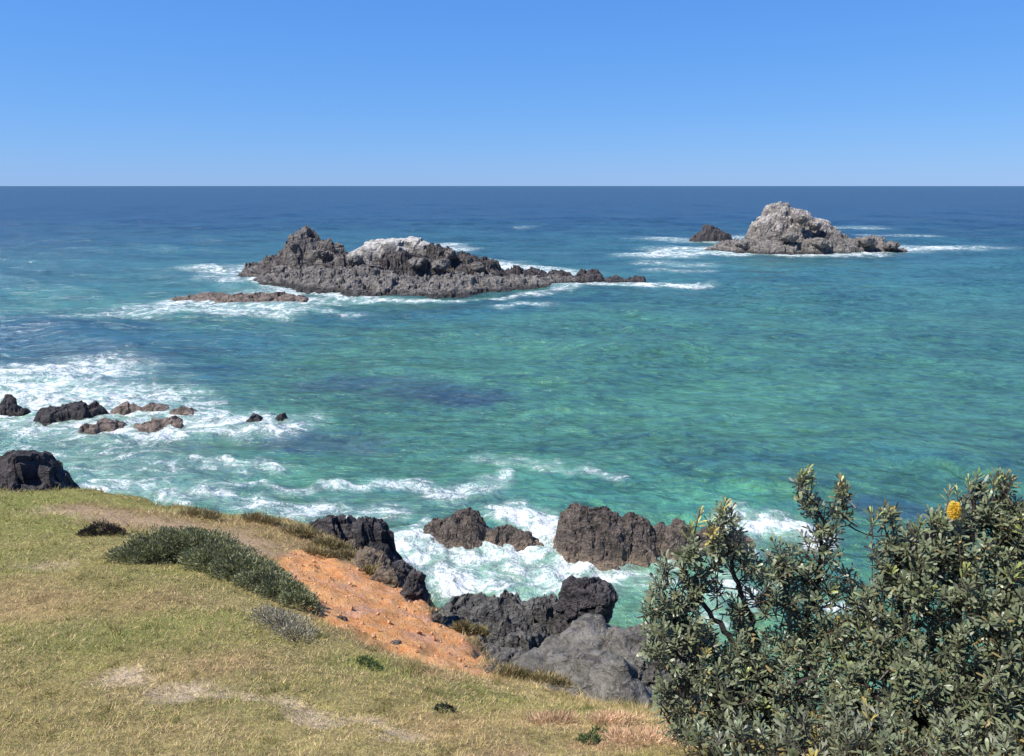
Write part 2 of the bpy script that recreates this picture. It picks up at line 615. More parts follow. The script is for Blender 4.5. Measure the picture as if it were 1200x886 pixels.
foam([(-60, 452), (10, 447), (80, 440)], 5.5, 1.0)
foam([(-60, 462), (60, 462), (150, 478)], 4.5, 1.0)
foam([(-60, 490), (30, 500), (120, 508), (200, 506)], 2.2, .95)
foam([(110, 480), (200, 488), (260, 498), (330, 500)], 2.2, .95)
foam([(170, 500), (250, 508), (325, 505)], 1.6, 1.0)
foam([(200, 478), (225, 482)], 2.2, .75)
foam([(-40, 520), (60, 528), (180, 540)], 3.0, .36)
foam([(40, 545), (140, 560), (230, 580)], 2.2, .46)
foam([(120, 575), (180, 582), (240, 592)], 1.1, .85)
foam([(230, 592), (330, 606), (400, 608), (450, 612)], 1.0, .78)
foam([(210, 548), (240, 550)], 1.0, .75)
foam([(270, 548), (325, 548)], 1.0, .8)
foam([(270, 576), (300, 570), (330, 576), (400, 578)], .55, .85)
foam([(330, 582), (400, 576), (480, 575), (520, 588), (575, 570), (590, 560)], .6, .8)
foam([(520, 590), (560, 580), (580, 572)], .9, .8)
foam([(640, 556), (680, 560), (720, 570)], .5, .55)
foam([(560, 540), (640, 552)], .8, .4)
# the channel between the near rocks
foam([(480, 655), (540, 662), (600, 660), (640, 652)], 1.3, 1.25)
foam([(480, 675), (560, 672), (640, 672), (700, 676)], 1.4, 1.02)
foam([(500, 690), (600, 690), (660, 688)], 1.2, 1.05)
foam([(590, 612), (625, 622), (650, 640), (660, 655), (700, 668)], 1.0, 1.3)
foam([(575, 608), (610, 612)], .6, 1.0)
foam([(490, 635), (500, 628)], .4, .9)
foam([(480, 640), (500, 650)], .5, .9)
foam([(690, 668), (740, 670), (780, 664)], .4, 1.0)
foam([(780, 662), (840, 656), (880, 652)], .35, .95)
foam([(860, 628), (900, 624), (940, 632)], 1.1, 1.3)
foam([(845, 705), (880, 708)], .6, 1.2)
foam([(960, 712), (1000, 714)], .4, .9)
foam([(700, 690), (760, 690), (800, 700)], .8, .45)
foam([(820, 640), (850, 700), (830, 730)], .8, .45)
# the long island
foam([(195, 362), (240, 356), (300, 366), (360, 358)], 5.0, .85)
foam([(200, 368), (280, 371), (350, 370)], 2.5, .9)
foam([(300, 372), (420, 372)], 1.4, .6)
foam([(60, 376), (120, 372), (170, 373)], 1.8, .5)
foam([(100, 371), (150, 370)], 1.5, .75)
foam([(245, 316), (285, 322)], 5.0, .85)
foam([(270, 330), (320, 334), (370, 342)], 4.0, .8)
foam([(270, 345), (330, 342), (380, 338)], 3.0, .7)
foam([(350, 340), (385, 346), (440, 354)], 2.2, .95)
foam([(440, 354), (490, 358), (540, 354)], 1.2, .95)
foam([(540, 354), (610, 348), (660, 340)], 1.2, .8)
foam([(585, 361), (628, 359)], 2.0, .85)
foam([(575, 311), (620, 318), (650, 321)], 6.0, 1.0)
foam([(520, 290), (535, 293)], 5.0, .8)
foam([(668, 336), (712, 333)], 3.0, 1.0)
foam([(752, 336), (800, 335)], 2.6, 1.05)
foam([(770, 318), (800, 318)], 3, .6)
# the far island
foam([(755, 301), (800, 299), (860, 298)], 5.0, 1.0)
foam([(790, 294), (840, 292)], 6.0, 1.0)
foam([(775, 281), (830, 284), (880, 279)], 8.0, .7)
foam([(760, 309), (800, 311)], 4.0, .55)
foam([(860, 300), (930, 301), (1000, 300)], 4.0, .95)
foam([(1000, 297), (1050, 293), (1105, 293)], 7.0, 1.0)
foam([(1050, 290), (1160, 291)], 5.0, .7)
foam([(985, 268), (1010, 268)], 9.0, .6)
foam([(1020, 277), (1080, 277)], 5.0, .5)
foam([(605, 268), (620, 268)], 3, .4)

fo = np.zeros(len(wx))
fsel = np.where((RR.ravel() < 420) & (np.abs(TH.ravel()) < R(47)))[0]
fx, fy = wx[fsel], wy[fsel]
fw = 1.0 / 2.2
sc_ = np.clip(np.hypot(fx, fy) / 45, 0.6, 4)
wx1 = fx + sc_ * (0.9 * fbm(fx / sc_ * .45, fy / sc_ * .45, 0, 81, 4))
wy1 = fy + sc_ * (1.1 * fbm(fx / sc_ * .45, fy / sc_ * .45, 5, 82, 4))
fv = np.zeros(len(fsel))
for pts, r, a in foam_lines:
    bb = (wx1 > pts[:, 0].min() - 2.2 * r) & (wx1 < pts[:, 0].max() + 2.2 * r) & (wy1 > pts[:, 1].min() - 2.2 * r) & (wy1 < pts[:, 1].max() + 2.2 * r)
    q = np.where(bb)[0]
    fv[q] = np.maximum(fv[q], a * sstep(r * 2.0, r * 0.25, seg_dist(wx1[q], wy1[q], pts)))
fo[fsel] = fv
wz += fo * (0.26 * fbm(wx * 0.9, wy * 0.9, 0, 91, 4) + 0.09 * ridged(wx * 0.7, wy * 1.1, 0, 92, 4)) * (RR.ravel() < 400) + 0.05 * fo

# body colour of the water: sandy shallows are green, deeper water blue, weed and reef dark
dist = np.hypot(wx, wy)
shallow = np.array([0.110, 0.252, 0.098])
teal = np.array([0.052, 0.178, 0.086])
mid_ = np.array([0.038, 0.152, 0.124])
deep = np.array([0.013, 0.052, 0.086])
ln = np.log(dist + 1) + 0.22 * fbm(wx / 40, wy / 40, 0, 51, 4) + 0.10 * fbm(wx / 9, wy / 14, 0, 52, 4)


def band(c0, c1, a, b):
    return c0 + (c1 - c0) * sstep(a, b, ln)[:, None]


wc = band(shallow, teal, math.log(23), math.log(37))
wc = wc + (mid_ - wc) * sstep(math.log(62), math.log(165), ln)[:, None]
wc = wc + (deep - wc) * sstep(math.log(115), math.log(480), ln)[:, None]


def patch(pts, r, a, c):
    global wc
    p = np.array([sea_at(*q) for q in pts])
    d = seg_dist(wx + 0.45 * r * fbm(wx / r * .8, wy / r * .8, 0, 55, 4), wy + 0.7 * r * fbm(wx / r * .8, wy / r * .8, 4, 56, 4), p)
    wc = wc + (np.array(c) - wc) * (a * sstep(r * 1.5, r * .3, d))[:, None]


reef = (0.034, 0.074, 0.076)
patch([(380, 452), (460, 448), (560, 468)], 2.6, .75, reef)
patch([(450, 462), (560, 472)], 1.6, .6, (0.042, 0.072, 0.076))
patch([(330, 520), (420, 525)], 2.0, .75, (0.042, 0.078, 0.076))
patch([(310, 500), (350, 512)], 1.5, .6, reef)
patch([(-60, 425), (60, 428), (150, 430), (230, 440)], 5.0, .7, (0.020, 0.080, 0.095))
patch([(20, 395), (150, 398), (300, 405)], 8.0, .5, (0.011, 0.075, 0.115))
patch([(-40, 385), (100, 400)], 10.0, .55, (0.016, 0.074, 0.100))
patch([(380, 380), (520, 372), (680, 352)], 6.0, .45, (0.012, 0.085, 0.12))
patch([(1020, 602), (1080, 605)], 1.1, .7, (0.03, 0.06, 0.08))
patch([(830, 555), (960, 545), (1100, 545)], 1.3, .3, (0.012, 0.10, 0.13))
patch([(640, 590), (720, 580), (860, 600)], 3, .45, (0.05, 0.25, 0.15))
patch([(430, 590), (560, 600)], 2.5, .5, (0.10, 0.27, 0.19))
patch([(700, 700), (740, 706), (790, 706)], 2.2, .6, (0.12, 0.30, 0.20))
wc = wc + (np.array([0.15, 0.32, 0.24]) - wc) * (np.clip(fo, 0, 1) * 0.7)[:, None]
wcn = 1 + 0.18 * fbm(wx / 3.0, wy / 5.0, 0, 57, 4) * sstep(300, 100, dist)
wc = wc * wcn[:, None]

wm, wnt, wp = new_mat('sea_water')
N = NT(wnt)
geo = N.n('ShaderNodeNewGeometry')
pos = geo.outputs['Position']
a_w = N.n('ShaderNodeAttribute', attribute_name='water').outputs['Color']
a_f = N.n('ShaderNodeAttribute', attribute_name='foam').outputs['Fac']
n1 = N.noise(N.mapping(pos, (0.8, 1.1, 1)), 0.45, 8, 0.72, 1.6)
n2 = N.noise(N.mapping(pos, (1, 0.8, 1)), 2.6, 6, 0.7, 1.5)
lace = N.math('ABSOLUTE', N.math('SUBTRACT', n2, 0.5))
lace = N.ramp(lace, 0.0, 0.14, 1.0, 0.0)
nn = N.math('ADD', N.ramp(n1, 0.28, 0.72, 0.05, 0.75), N.math('MULTIPLY', lace, 0.30))
thr = N.math('SUBTRACT', 0.98, N.math('MULTIPLY', a_f, 0.58))
fm = N.ramp(N.math('SUBTRACT', nn, thr), -0.16, 0.30)
fm = N.math('MULTIPLY', fm, N.ramp(a_f, 0.04, 0.25))
veil = N.math('MULTIPLY', N.math('MULTIPLY', a_f, 0.34), N.ramp(n1, 0.25, 0.6, 0.4, 1.0))
fm = N.math('MAXIMUM', fm, veil)
# ripples
sep = N.n('ShaderNodeSeparateXYZ')
wnt.links.new(pos, sep.inputs[0])
r1 = N.noise(N.mapping(pos, (0.75, 1.1, 1), (0, 0, R(8))), 0.8, 6, 0.62, 0.4)
r2 = N.noise(N.mapping(pos, (0.5, 1.2, 1), (0, 0, R(-14))), 0.16, 5, 0.6, 0.3)
r3 = N.noise(N.mapping(pos, (0.6, 1.1, 1)), 3.2, 4, 0.6, 0.3)
hh = N.math('ADD', N.math('MULTIPLY', r1, 0.8), N.math('MULTIPLY', r2, 2.2))
hh = N.math('ADD', hh, N.math('MULTIPLY', r3, 0.12))
r4 = N.noise(N.mapping(pos, (0.5, 1.1, 1), (0, 0, R(4))), 0.03, 5, 0.65, 0.3)
hh = N.math('ADD', hh, N.math('MULTIPLY', r4, 2.0))
nrm = N.bump(hh, 0.85, 0.9)
# noise paints light crests and dark wave faces into water colour, plus broad lanes
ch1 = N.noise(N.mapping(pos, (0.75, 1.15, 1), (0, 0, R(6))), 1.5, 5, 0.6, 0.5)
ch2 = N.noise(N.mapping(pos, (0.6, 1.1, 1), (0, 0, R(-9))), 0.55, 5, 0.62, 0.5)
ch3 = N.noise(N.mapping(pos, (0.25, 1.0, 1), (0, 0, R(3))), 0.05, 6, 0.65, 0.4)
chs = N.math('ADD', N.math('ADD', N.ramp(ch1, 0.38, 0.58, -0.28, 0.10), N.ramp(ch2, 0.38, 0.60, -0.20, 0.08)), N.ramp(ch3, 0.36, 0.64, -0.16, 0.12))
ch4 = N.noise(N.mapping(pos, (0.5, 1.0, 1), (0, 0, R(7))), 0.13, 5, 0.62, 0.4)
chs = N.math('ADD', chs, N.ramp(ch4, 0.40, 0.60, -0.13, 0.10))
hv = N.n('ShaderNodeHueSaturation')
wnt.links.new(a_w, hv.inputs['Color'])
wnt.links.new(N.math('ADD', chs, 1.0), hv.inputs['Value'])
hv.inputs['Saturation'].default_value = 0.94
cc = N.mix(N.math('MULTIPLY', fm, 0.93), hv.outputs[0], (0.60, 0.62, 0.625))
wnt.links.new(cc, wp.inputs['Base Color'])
wp.inputs['Roughness'].default_value = 0.9
wp.inputs['Specular IOR Level'].default_value = 0.0
wnt.links.new(nrm, wp.inputs['Normal'])
gl_ = N.n('ShaderNodeBsdfGlossy')
gl_.inputs['Roughness'].default_value = 0.16
wnt.links.new(nrm, gl_.inputs['Normal'])
fr = N.n('ShaderNodeFresnel')
fr.inputs['IOR'].default_value = 1.33
wnt.links.new(nrm, fr.inputs['Normal'])
vl = N.n('ShaderNodeVectorMath', operation='LENGTH')
wnt.links.new(pos, vl.inputs[0])
# far out the eye meets mostly the near faces of the waves: the sheet mirrors less than flat water would
refl = N.ramp(vl.outputs['Value'], 60.0, 900.0, 0.60, 0.46)
fac = N.math('MINIMUM', N.math('MULTIPLY', fr.outputs[0], refl), 0.42)
fac = N.math('MULTIPLY', fac, N.math('SUBTRACT', 1.0, fm))
mxw = N.n('ShaderNodeMixShader')
wnt.links.new(fac, mxw.inputs[0])
wnt.links.new(wp.outputs[0], mxw.inputs[1])
wnt.links.new(gl_.outputs[0], mxw.inputs[2])
wout = [n for n in wnt.nodes if n.type == 'OUTPUT_MATERIAL'][0]
wnt.links.new(mxw.outputs[0], wout.inputs[0])
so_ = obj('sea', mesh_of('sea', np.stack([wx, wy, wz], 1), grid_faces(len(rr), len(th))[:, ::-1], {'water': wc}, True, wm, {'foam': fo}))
tag(so_, 'turquoise sea with white surf near the rocks, blue towards the horizon', kind='structure')

# ================================================================== ROCKS
M_isl = rock_material('island_rock', (0.049, 0.045, 0.045), (0.169, 0.147, 0.129), (0.319, 0.278, 0.242), 2.2, pale=(0.46, 0.43, 0.39), pale_cut=0.60, wet=0.9, pale_low=2.5)
M_ridge = rock_material('shaded_ridge_rock', (0.024, 0.022, 0.023), (0.096, 0.084, 0.076), (0.264, 0.232, 0.208), 2.0, wet=0.6)  # island rock darkened: shade of the cliff under the slab put into its colour
M_slab = rock_material('pale_slab_rock', (0.099, 0.087, 0.077), (0.260, 0.236, 0.211), (0.372, 0.347, 0.310), 2.0, pale=(0.50, 0.475, 0.43), pale_cut=0.42, wet=0.8)
M_ledge = rock_material('pinkish_ledge_rock', (0.081, 0.073, 0.066), (0.218, 0.198, 0.176), (0.380, 0.352, 0.310), 1.8, wet=1.0)
M_awash = rock_material('awash_brown_rock', (0.085, 0.065, 0.052), (0.23, 0.175, 0.14), (0.40, 0.33, 0.28), 1.4, wet=0.22)
M_far = rock_material('far_island_rock', (0.085, 0.075, 0.070), (0.254, 0.222, 0.199), (0.389, 0.343, 0.306), 3.0, pale=(0.46, 0.43, 0.39), pale_cut=0.5, wet=1.6, pale_low=3.0)
M_black = rock_material('dark_wet_rock', (0.020, 0.019, 0.022), (0.071, 0.062, 0.062), (0.160, 0.141, 0.131), 1.0, wet=0.5)
M_brown = rock_material('brown_rock', (0.035, 0.030, 0.027), (0.126, 0.100, 0.083), (0.302, 0.253, 0.210), 0.8, wet=0.25, foot=(0.27, 0.20, 0.14))
M_grey = rock_material('grey_rock', (0.052, 0.050, 0.050), (0.134, 0.128, 0.119), (0.257, 0.235, 0.204), 0.9, wet=0.4)
M_pale = rock_material('pale_grey_rock', (0.073, 0.067, 0.058), (0.185, 0.173, 0.149), (0.292, 0.270, 0.228), 1.0, wet=0.3)
M_bank = rock_material('brown_bank_rock', (0.054, 0.043, 0.034), (0.184, 0.135, 0.097), (0.356, 0.259, 0.184), 0.7, wet=0.2, veg=(0.16, 0.13, 0.06))


def bump_field(x, y, bumps):
    """soft maximum of domes: (cx, cy, rx, ry, h, power, turn)"""
    z = np.full(np.shape(x), -1.6)
    for cx, cy, rx, ry, h, pw, rot in bumps:
        c, s = math.cos(rot), math.sin(rot)
        u, v = ((x - cx) * c + (y - cy) * s) / rx, (-(x - cx) * s + (y - cy) * c) / ry
        r = np.sqrt(u * u + v * v)
        zz = (h + 1.6) * (1 - np.minimum(r, 1.6) ** pw) - 1.6
        k = 0.35
        m = np.maximum(z, zz)
        z = m + k * np.log(np.exp((z - m) / k) + np.exp((zz - m) / k)) * (zz > -2.5) * (z > -2.5) * 0.5
    return z


def crag(name, mat, bumps, step, blocks, seed, parent, rough=0.35, smooth=False, base=-0.8, lay=0.0, frac=1.0):
    """fractured heightfield rock in world space, parented to an Empty"""
    b = np.array([(q[0] - q[2] * 1.5, q[0] + q[2] * 1.5, q[1] - q[3] * 1.5, q[1] + q[3] * 1.5) for q in bumps])
    x0, x1, y0, y1 = b[:, 0].min(), b[:, 1].max(), b[:, 2].min(), b[:, 3].max()
    sx, sy = step
    X, Y = np.meshgrid(np.arange(x0, x1, sx), np.arange(y0, y1, sy))
    x, y = X.ravel(), Y.ravel()
    warp = blocks[0] * 0.35
    xw = x + warp * fbm(x / blocks[0], y / blocks[0], 1, seed, 4)
    yw = y + warp * fbm(x / blocks[0], y / blocks[0], 9, seed + 1, 4)
    z = bump_field(xw, yw, bumps)
    z0 = z.copy()
    top = max(q[4] for q in bumps)
    up = np.clip((z0 + 1.0) / 2.5, 0, 1.0)
    for k, s in enumerate(blocks):
        f1, gap, rid, cx, cy, cz = worley(xw / s, yw / (s * 1.25), 0, seed + 5 * k)
        cxx, cyy = cx * s, cy * s * 1.25
        zc = bump_field(cxx, cyy, bumps)
        t1, t2 = (rid * 7.31) % 1 - 0.5, (rid * 13.7) % 1 - 0.5
        z = z + frac * up * (0.3 * (zc - z0) * (0.75 if k == 0 else 0.4) + s * 0.42 * (rid - 0.5) * min(1, 0.3 + top / 8) + (0.8 if k == 0 else 0.5) * (t1 * (xw - cxx) + t2 * (yw - cyy)))
        z = z - frac * up * s * 0.16 * sstep(0.10, 0.0, gap)
    z = z + up * rough * ridged(x / (blocks[-1] * 2.2), y / (blocks[-1] * 2.2), z / (blocks[-1] * 2), seed + 40, 4) * blocks[-1]
    if lay:
        s_ = z * 0.9 + x * 0.18
        z = z + up * lay * (s_ / lay / 2.2 - np.floor(s_ / lay / 2.2) - 0.5) * 0.8
    x = x + up * 0.35 * blocks[-1] * perlin(x / blocks[-1], y / blocks[-1], z / blocks[-1], seed + 50)
    keep = z > base - 0.3
    F = grid_faces(*X.shape)
    F = F[keep[F].any(1)]
    used = np.unique(F)
    re = np.full(len(x), -1)
    re[used] = np.arange(len(used))
    V = np.stack([x, y, z], 1)[used]
    if parent is None:
        cen = np.array([(V[:, 0].min() + V[:, 0].max()) / 2, (V[:, 1].min() + V[:, 1].max()) / 2, max(0.0, V[:, 2].min())])
    else:
        cen = np.array(parent.location)
    me = mesh_of(name, V - cen, re[F], None, smooth, mat)
    return obj(name, me, parent, (0, 0, 0) if parent else cen)


_ico = {}


def ico(n):
    if n not in _ico:
        bm = bmesh.new()
        bmesh.ops.create_icosphere(bm, subdivisions=n, radius=1.0)
        v = np.array([q.co[:] for q in bm.verts])
        f = np.array([[q.index for q in fc.verts] for fc in bm.faces])
        bm.free()
        _ico[n] = (v, f)
    return _ico[n]


def lump(name, mat, cen, dims, seed, sub=6, block=0.8, rough=0.12, rot=0.0, planes=16, k=14, parent=None, crack=0.12, smooth=False, tilt=(0, 0), dents=()):
    """a fractured boulder: rounded polyhedron, broken into blocks, with ridges; cen is the middle, dims the half sizes"""
    d, f = ico(sub)
    rg = np.random.default_rng(seed)
    nn = rg.normal(size=(planes, 3))
    nn /= np.linalg.norm(nn, axis=1)[:, None]
    off = rg.uniform(0.72, 1.0, planes)
    s = np.zeros(len(d))
    for n_, o_ in zip(nn, off):
        s += np.maximum(d @ n_ / o_, 0) ** k
    r = np.clip(s ** (-1.0 / k), 0.5, 1.12)
    p = d * r[:, None] * np.array(dims)[None]
    q = p + np.array([seed * 3.7, seed * 1.3, 0])
    f1, gap, rid, cx, cy, cz = worley(q[:, 0] / block, q[:, 1] / block, q[:, 2] / (block * 0.8), seed)
    nd = p / np.array(dims)[None] ** 2
    nd /= np.linalg.norm(nd, axis=1)[:, None] + 1e-9
    disp = block * 0.35 * (rid - 0.5) - crack * block * sstep(0.14, 0, gap)
    f1, gap, rid, *_ = worley(q[:, 0] / block * 2.6, q[:, 1] / block * 2.6, q[:, 2] / block * 3.1, seed + 9)
    disp += block * 0.13 * (rid - 0.5) - crack * 0.4 * block * sstep(0.14, 0, gap)
    disp += rough * ridged(q[:, 0] / block * .9, q[:, 1] / block * .9, q[:, 2] / block * 1.2, seed + 3, 5) * block
    p = p + nd * disp[:, None]
    c, s_ = math.cos(rot), math.sin(rot)
    x, y, z = p[:, 0].copy(), p[:, 1].copy(), p[:, 2].copy()
    z = z + tilt[0] * x + tilt[1] * y
    p = np.stack([x * c - y * s_, x * s_ + y * c, z], 1)
    for wp_, dr, dd in dents:
        g = np.exp(-(np.linalg.norm(p + np.array(cen) - np.array(wp_), axis=1) / dr) ** 4)
        p = p - unit(p) * (g * dd)[:, None]
    base = np.array([0, 0, -dims[2]])
    me = mesh_of(name, p - (0 if parent else base), f, None, smooth, mat)
    if parent:
        return obj(name, me, parent, np.array(cen) - np.array(parent.location))
    return obj(name, me, None, np.array(cen) + base)


def B(px, Y, rx, ry, h, pw=2.0, rot=0.0, dx=0.0):
    """dome of a crag: centred at a pixel column of the photograph, Y metres ahead"""
    return ((px - 600) / FPX * (Y * CP + (EYE - h) * SP), Y, rx, ry, h, pw, rot)


# --- the long island
isl = empty('rock_island', (at(480, 330, 126)[0], 126, 0), 'long craggy grey brown rock island with pale flat topped slab, ringed by surf', 'rock island')
crag('crag', M_isl, [B(356, 137, 7.6, 7.5, 9.6, 1.15), B(384, 135.5, 6.5, 6, 6.6, 1.5), B(327, 136, 5.5, 5.5, 4.2, 1.8), B(303, 137, 4.5, 4.5, 2.4, 2), B(405, 131, 5, 5, 4.6, 2.2)],
     (0.12, 0.2), (2.6, 1.1), 11, isl, 0.35, lay=0.6, frac=.75)
crag('slab', M_slab, [B(462, 134, 8.8, 5.2, 6.9, 4.5), B(435, 132.5, 6.0, 4.8, 6.0, 3), B(490, 134, 6.5, 4.5, 6.6, 3.5)], (0.14, 0.25), (3.2, 1.2), 17, isl, 0.15, frac=0.25)
crag('ridge', M_ridge, [B(478, 128.5, 9.5, 4, 4.6, 3.2), B(515, 131, 5.0, 5.5, 5.8, 2.2), B(545, 130.5, 5.5, 5.5, 4.3, 2.0), B(572, 130, 5, 5, 3.0, 2.2)], (0.13, 0.25), (2.4, 1.0), 23, isl, 0.45, lay=0.7)
crag('ledge', M_ledge, [B(345, 129, 10, 6, 1.6, 3), B(410, 124, 12, 9, 2.6, 2.6), B(455, 119, 11, 9, 1.9, 2.6), B(505, 117, 10, 8, 1.5, 3), B(545, 121, 10, 7, 2.0, 2.6), B(595, 124, 11, 6, 1.2, 3),
                        B(635, 128, 9, 4, 1.1, 3)], (0.16, 0.25), (2.2, 0.9), 31, isl, 0.4, lay=0.5)
crag('tail', M_black, [B(600, 131, 4, 3, 2.2, 2), B(622, 131.5, 5, 2.8, 2.0, 2.4), B(655, 131.5, 5, 2.8, 1.6, 2.4), B(690, 132, 4.2, 3, 1.7, 2.2), B(720, 130.5, 2.8, 2, 1.2, 2), B(745, 130, 3, 2, 1.1, 2)],
     (0.13, 0.2), (1.6, 0.8), 37, isl, 0.35)
for i, (px, py, Y, w, h) in enumerate([(343, 287, 134, .8, .7), (398, 290, 132, .8, .7), (378, 297, 131.5, 1.0, .7),
                                       (417, 305, 128.5, 1.0, .8), (440, 313, 126.5, 1.2, .7), (489, 309, 126, 1.1, .9), (528, 298, 128.5, 1.0, .8), (518, 311, 126.5, 1.3, .8),
                                       (560, 314, 127, 1.4, 0.9), (365, 320, 129, 1.7, 1.0), (430, 333, 119, 1.5, .8), (475, 338, 115, 1.4, .7), (540, 338, 117, 1.6, .7), (330, 318, 132, 1.3, .9),
                                       (580, 330, 121, 1.5, .6), (300, 318, 135, 1.0, .9)]):
    lump('boulder', (M_isl, M_ledge)[i % 2 if i < 9 else 1], at(px, py, Y), (w, w * .9, h), 100 + i, 4, 1.1, 0.15, parent=isl)

# --- awash reef in front of the long island
rf = crag('reef', M_awash, [B(245, 109, 6, 4.5, 0.8, 3), B(290, 107, 7, 4.5, 1.1, 3), B(330, 108, 5.5, 4, 0.95, 3), B(215, 108, 4, 3, 0.6, 3)], (0.16, 0.2), (1.8, 0.8), 41, None, 0.25)
tag(rf, 'low brown reef awash in white foam left of the long island', 'reef')

# --- the far island
fi = empty('rock_island', (at(930, 290, 195)[0], 195, 0), 'far pale domed rock island with low ledges on its right, near the horizon', 'rock island')
crag('dome', M_far, [B(914, 196, 8.5, 8, 11.5, 2.4), B(935, 195, 9, 8, 10.0, 2.0), B(957, 194, 9, 8, 7.4, 2.0), B(897, 195, 5.0, 6.5, 8.6, 2.4)], (0.17, 0.3), (3.0, 1.3), 51, fi, 0.3, lay=0.5, frac=0.4)
crag('ledge', M_ledge, [B(930, 189, 20, 8, 2.6, 3), B(975, 191, 9, 7, 4.2, 2.4), B(1010, 192, 9, 6, 2.6, 2.2), B(1040, 191, 7, 5, 1.4, 2.2), B(865, 192, 8, 6, 2.3, 2.4), B(838, 191, 6, 4, 1.1, 2.2),
                        B(960, 187, 12, 5, 1.7, 3)], (0.18, 0.3), (2.6, 1.2), 57, fi, 0.4, lay=0.5)
crag('shoulder', M_black, [B(965, 188.5, 5, 2.2, 5.0, 2.5), B(985, 190, 4, 2.5, 3.9, 2.5)], (0.18, 0.25), (2.0, 0.9), 59, fi, 0.3)
for i, (px, py, Y, w, h) in enumerate([(938, 256, 188.5, 1.4, 1.1), (955, 265, 188, 1.6, 1.0), (925, 278, 186, 2.0, 1.0), (1018, 283, 188, 2.0, 1.0),
                                       (1045, 288, 188, 1.6, .8), (870, 286, 188, 1.8, 1.0), (960, 285, 184, 2.2, 1.0)]):
    lump('boulder', (M_far, M_ledge)[i > 1], at(px, py, Y), (w, w * .9, h), 140 + i, 4, 1.4, 0.15, parent=fi)
sr = crag('sea_rock', M_black, [B(832, 226, 5.6, 4, 4.4, 2.4), B(822, 225, 4, 3, 2.6, 2.4), B(848, 226, 4, 3, 2.6, 2.4)], (0.2, 0.25), (2.0, 0.9), 61, None, 0.3)
tag(sr, 'small black rock standing in the sea left of the far domed island', 'rock')

# --- rocks in the surf at the left
LSURF = 'dark rocks in the surf at the left'


def surf_rock(bumps, label, seed, mat=M_black, step=(0.06, 0.08), blocks=(0.8, 0.35)):
    o = crag('surf_rock', mat, bumps, step, blocks, seed, None, 0.35)
    return tag(o, label, 'rock', LSURF)


def SB(px, py, rx, ry, h, pw=2.2):
    x, y = sea_at(px, py)
    return (x, y, rx, ry, h, pw, 0.0)


surf_rock([SB(-25, 490, 1.6, 1.3, 1.2), SB(12, 486, 1.3, 1.2, 1.35), SB(28, 488, .8, .9, .7)], 'black surf rock cut by the left edge of the photo', 71)
surf_rock([SB(60, 496, 1.9, 1.5, 1.1), SB(86, 493, 2.3, 1.6, 1.2), SB(112, 490, 1.7, 1.1, 1.0), SB(118, 487, .7, .6, .5)], 'long low dark rock with surf breaking over its right end', 72)
surf_rock([SB(150, 487, 2.4, 1.5, .78), SB(182, 486, 2.4, 1.4, .74), SB(215, 491, 2.2, 1.5, .72)], 'thin brown rock awash behind the breaking surf', 73, M_awash)
surf_rock([SB(128, 507, 2.3, 1.5, .85), SB(106, 511, 1.5, 1.2, .7)], 'small brown rock washed by foam in front of the long low rock', 74, M_awash)
surf_rock([SB(176, 506, 2.1, 1.5, .85), SB(203, 503, 1.7, 1.2, .78)], 'reddish brown rock half covered by foam in the middle of the surf', 75, M_awash)
surf_rock([SB(300, 498, 1.1, 1.0, .9), SB(330, 497, .8, .7, .75), SB(315, 500, .8, .5, .4)], 'outermost pointed rock at the right end of the surf', 76, M_black)

# --- rock behind the grass at the left edge
o = crag('shore_rock', M_black, [(*at(35, 560, 27)[:2], 3.4, 3.4, 6.3, 2.0, 0), (*at(-10, 560, 27)[:2], 3.5, 3, 5.6, 2.2, 0), (*at(68, 572, 27)[:2], 2.2, 2.5, 5.2, 2.0, 0)],
         (0.06, 0.08), (1.0, 0.42), 81, None, 0.35)
tag(o, 'dark craggy rock rising behind the grass at the left edge', 'rock')

# --- headland rocks at the end of the soil scar
o = empty('headland_rock', (at(420, 640, 20.5)[0], 20.5, 3.0), 'black headland rock rising between the brown bank and the surf channel', 'rock')
crag('rock_top', M_black, [(*at(395, 640, 20.8)[:2], 1.5, 1.5, 6.45, 4, 0), (*at(370, 640, 21)[:2], 1.2, 1.5, 6.3, 3, 0)], (0.045, 0.05), (0.7, 0.3), 202, o, 0.35)
crag('rock_face', M_black, [(*at(428, 640, 20.4)[:2], 1.3, 1.5, 6.5, 3.5, 0), (*at(452, 655, 20.1)[:2], .95, 1.2, 5.6, 3, 0), (*at(466, 670, 19.9)[:2], .7, 1.0, 4.3, 3, 0)], (0.04, 0.05), (0.8, 0.32), 201, o, 0.35)
BANK = 'brown blocks along the top of the soil scar'
for i, (px, py, Y, w, d, h, lab) in enumerate([
        (484, 697, 14.0, .26, .3, .30, 'dark knob of rock at the tip of the brown bank'),
        (455, 684, 14.9, .42, .4, .26, 'brown block beside the dark knob'),
        (425, 668, 15.8, .48, .45, .26, 'broad brown block below the black headland rock'),
        (392, 655, 16.8, .40, .4, .18, 'low flat block in the dry turf of the bank'),
        (470, 676, 15.2, .32, .3, .28, 'blackish block facing the surf channel'),
        (362, 640, 17.6, .35, .35, .16, 'small block farthest up the brown bank'),
        (438, 656, 16.6, .34, .3, .2, 'brown block at the foot of the black headland rock'),
        (410, 648, 17.2, .28, .3, .16, 'small brown block left of the black headland rock foot'),
        (446, 697, 14.5, .2, .2, .12, 'low crumbling block between the knob and the soil'),
        (412, 676, 15.4, .3, .28, .14, 'crumbling block at the upper rim of the soil scar')]):
    q = at(px, py, Y)
    o = lump('bank_rock', M_black if i in (0, 4) else M_bank, q - np.array([0, 0, h * .3]), (w, d, h * 1.5), 210 + i, 5, 0.28, 0.16)
    tag(o, lab, 'rock', BANK)

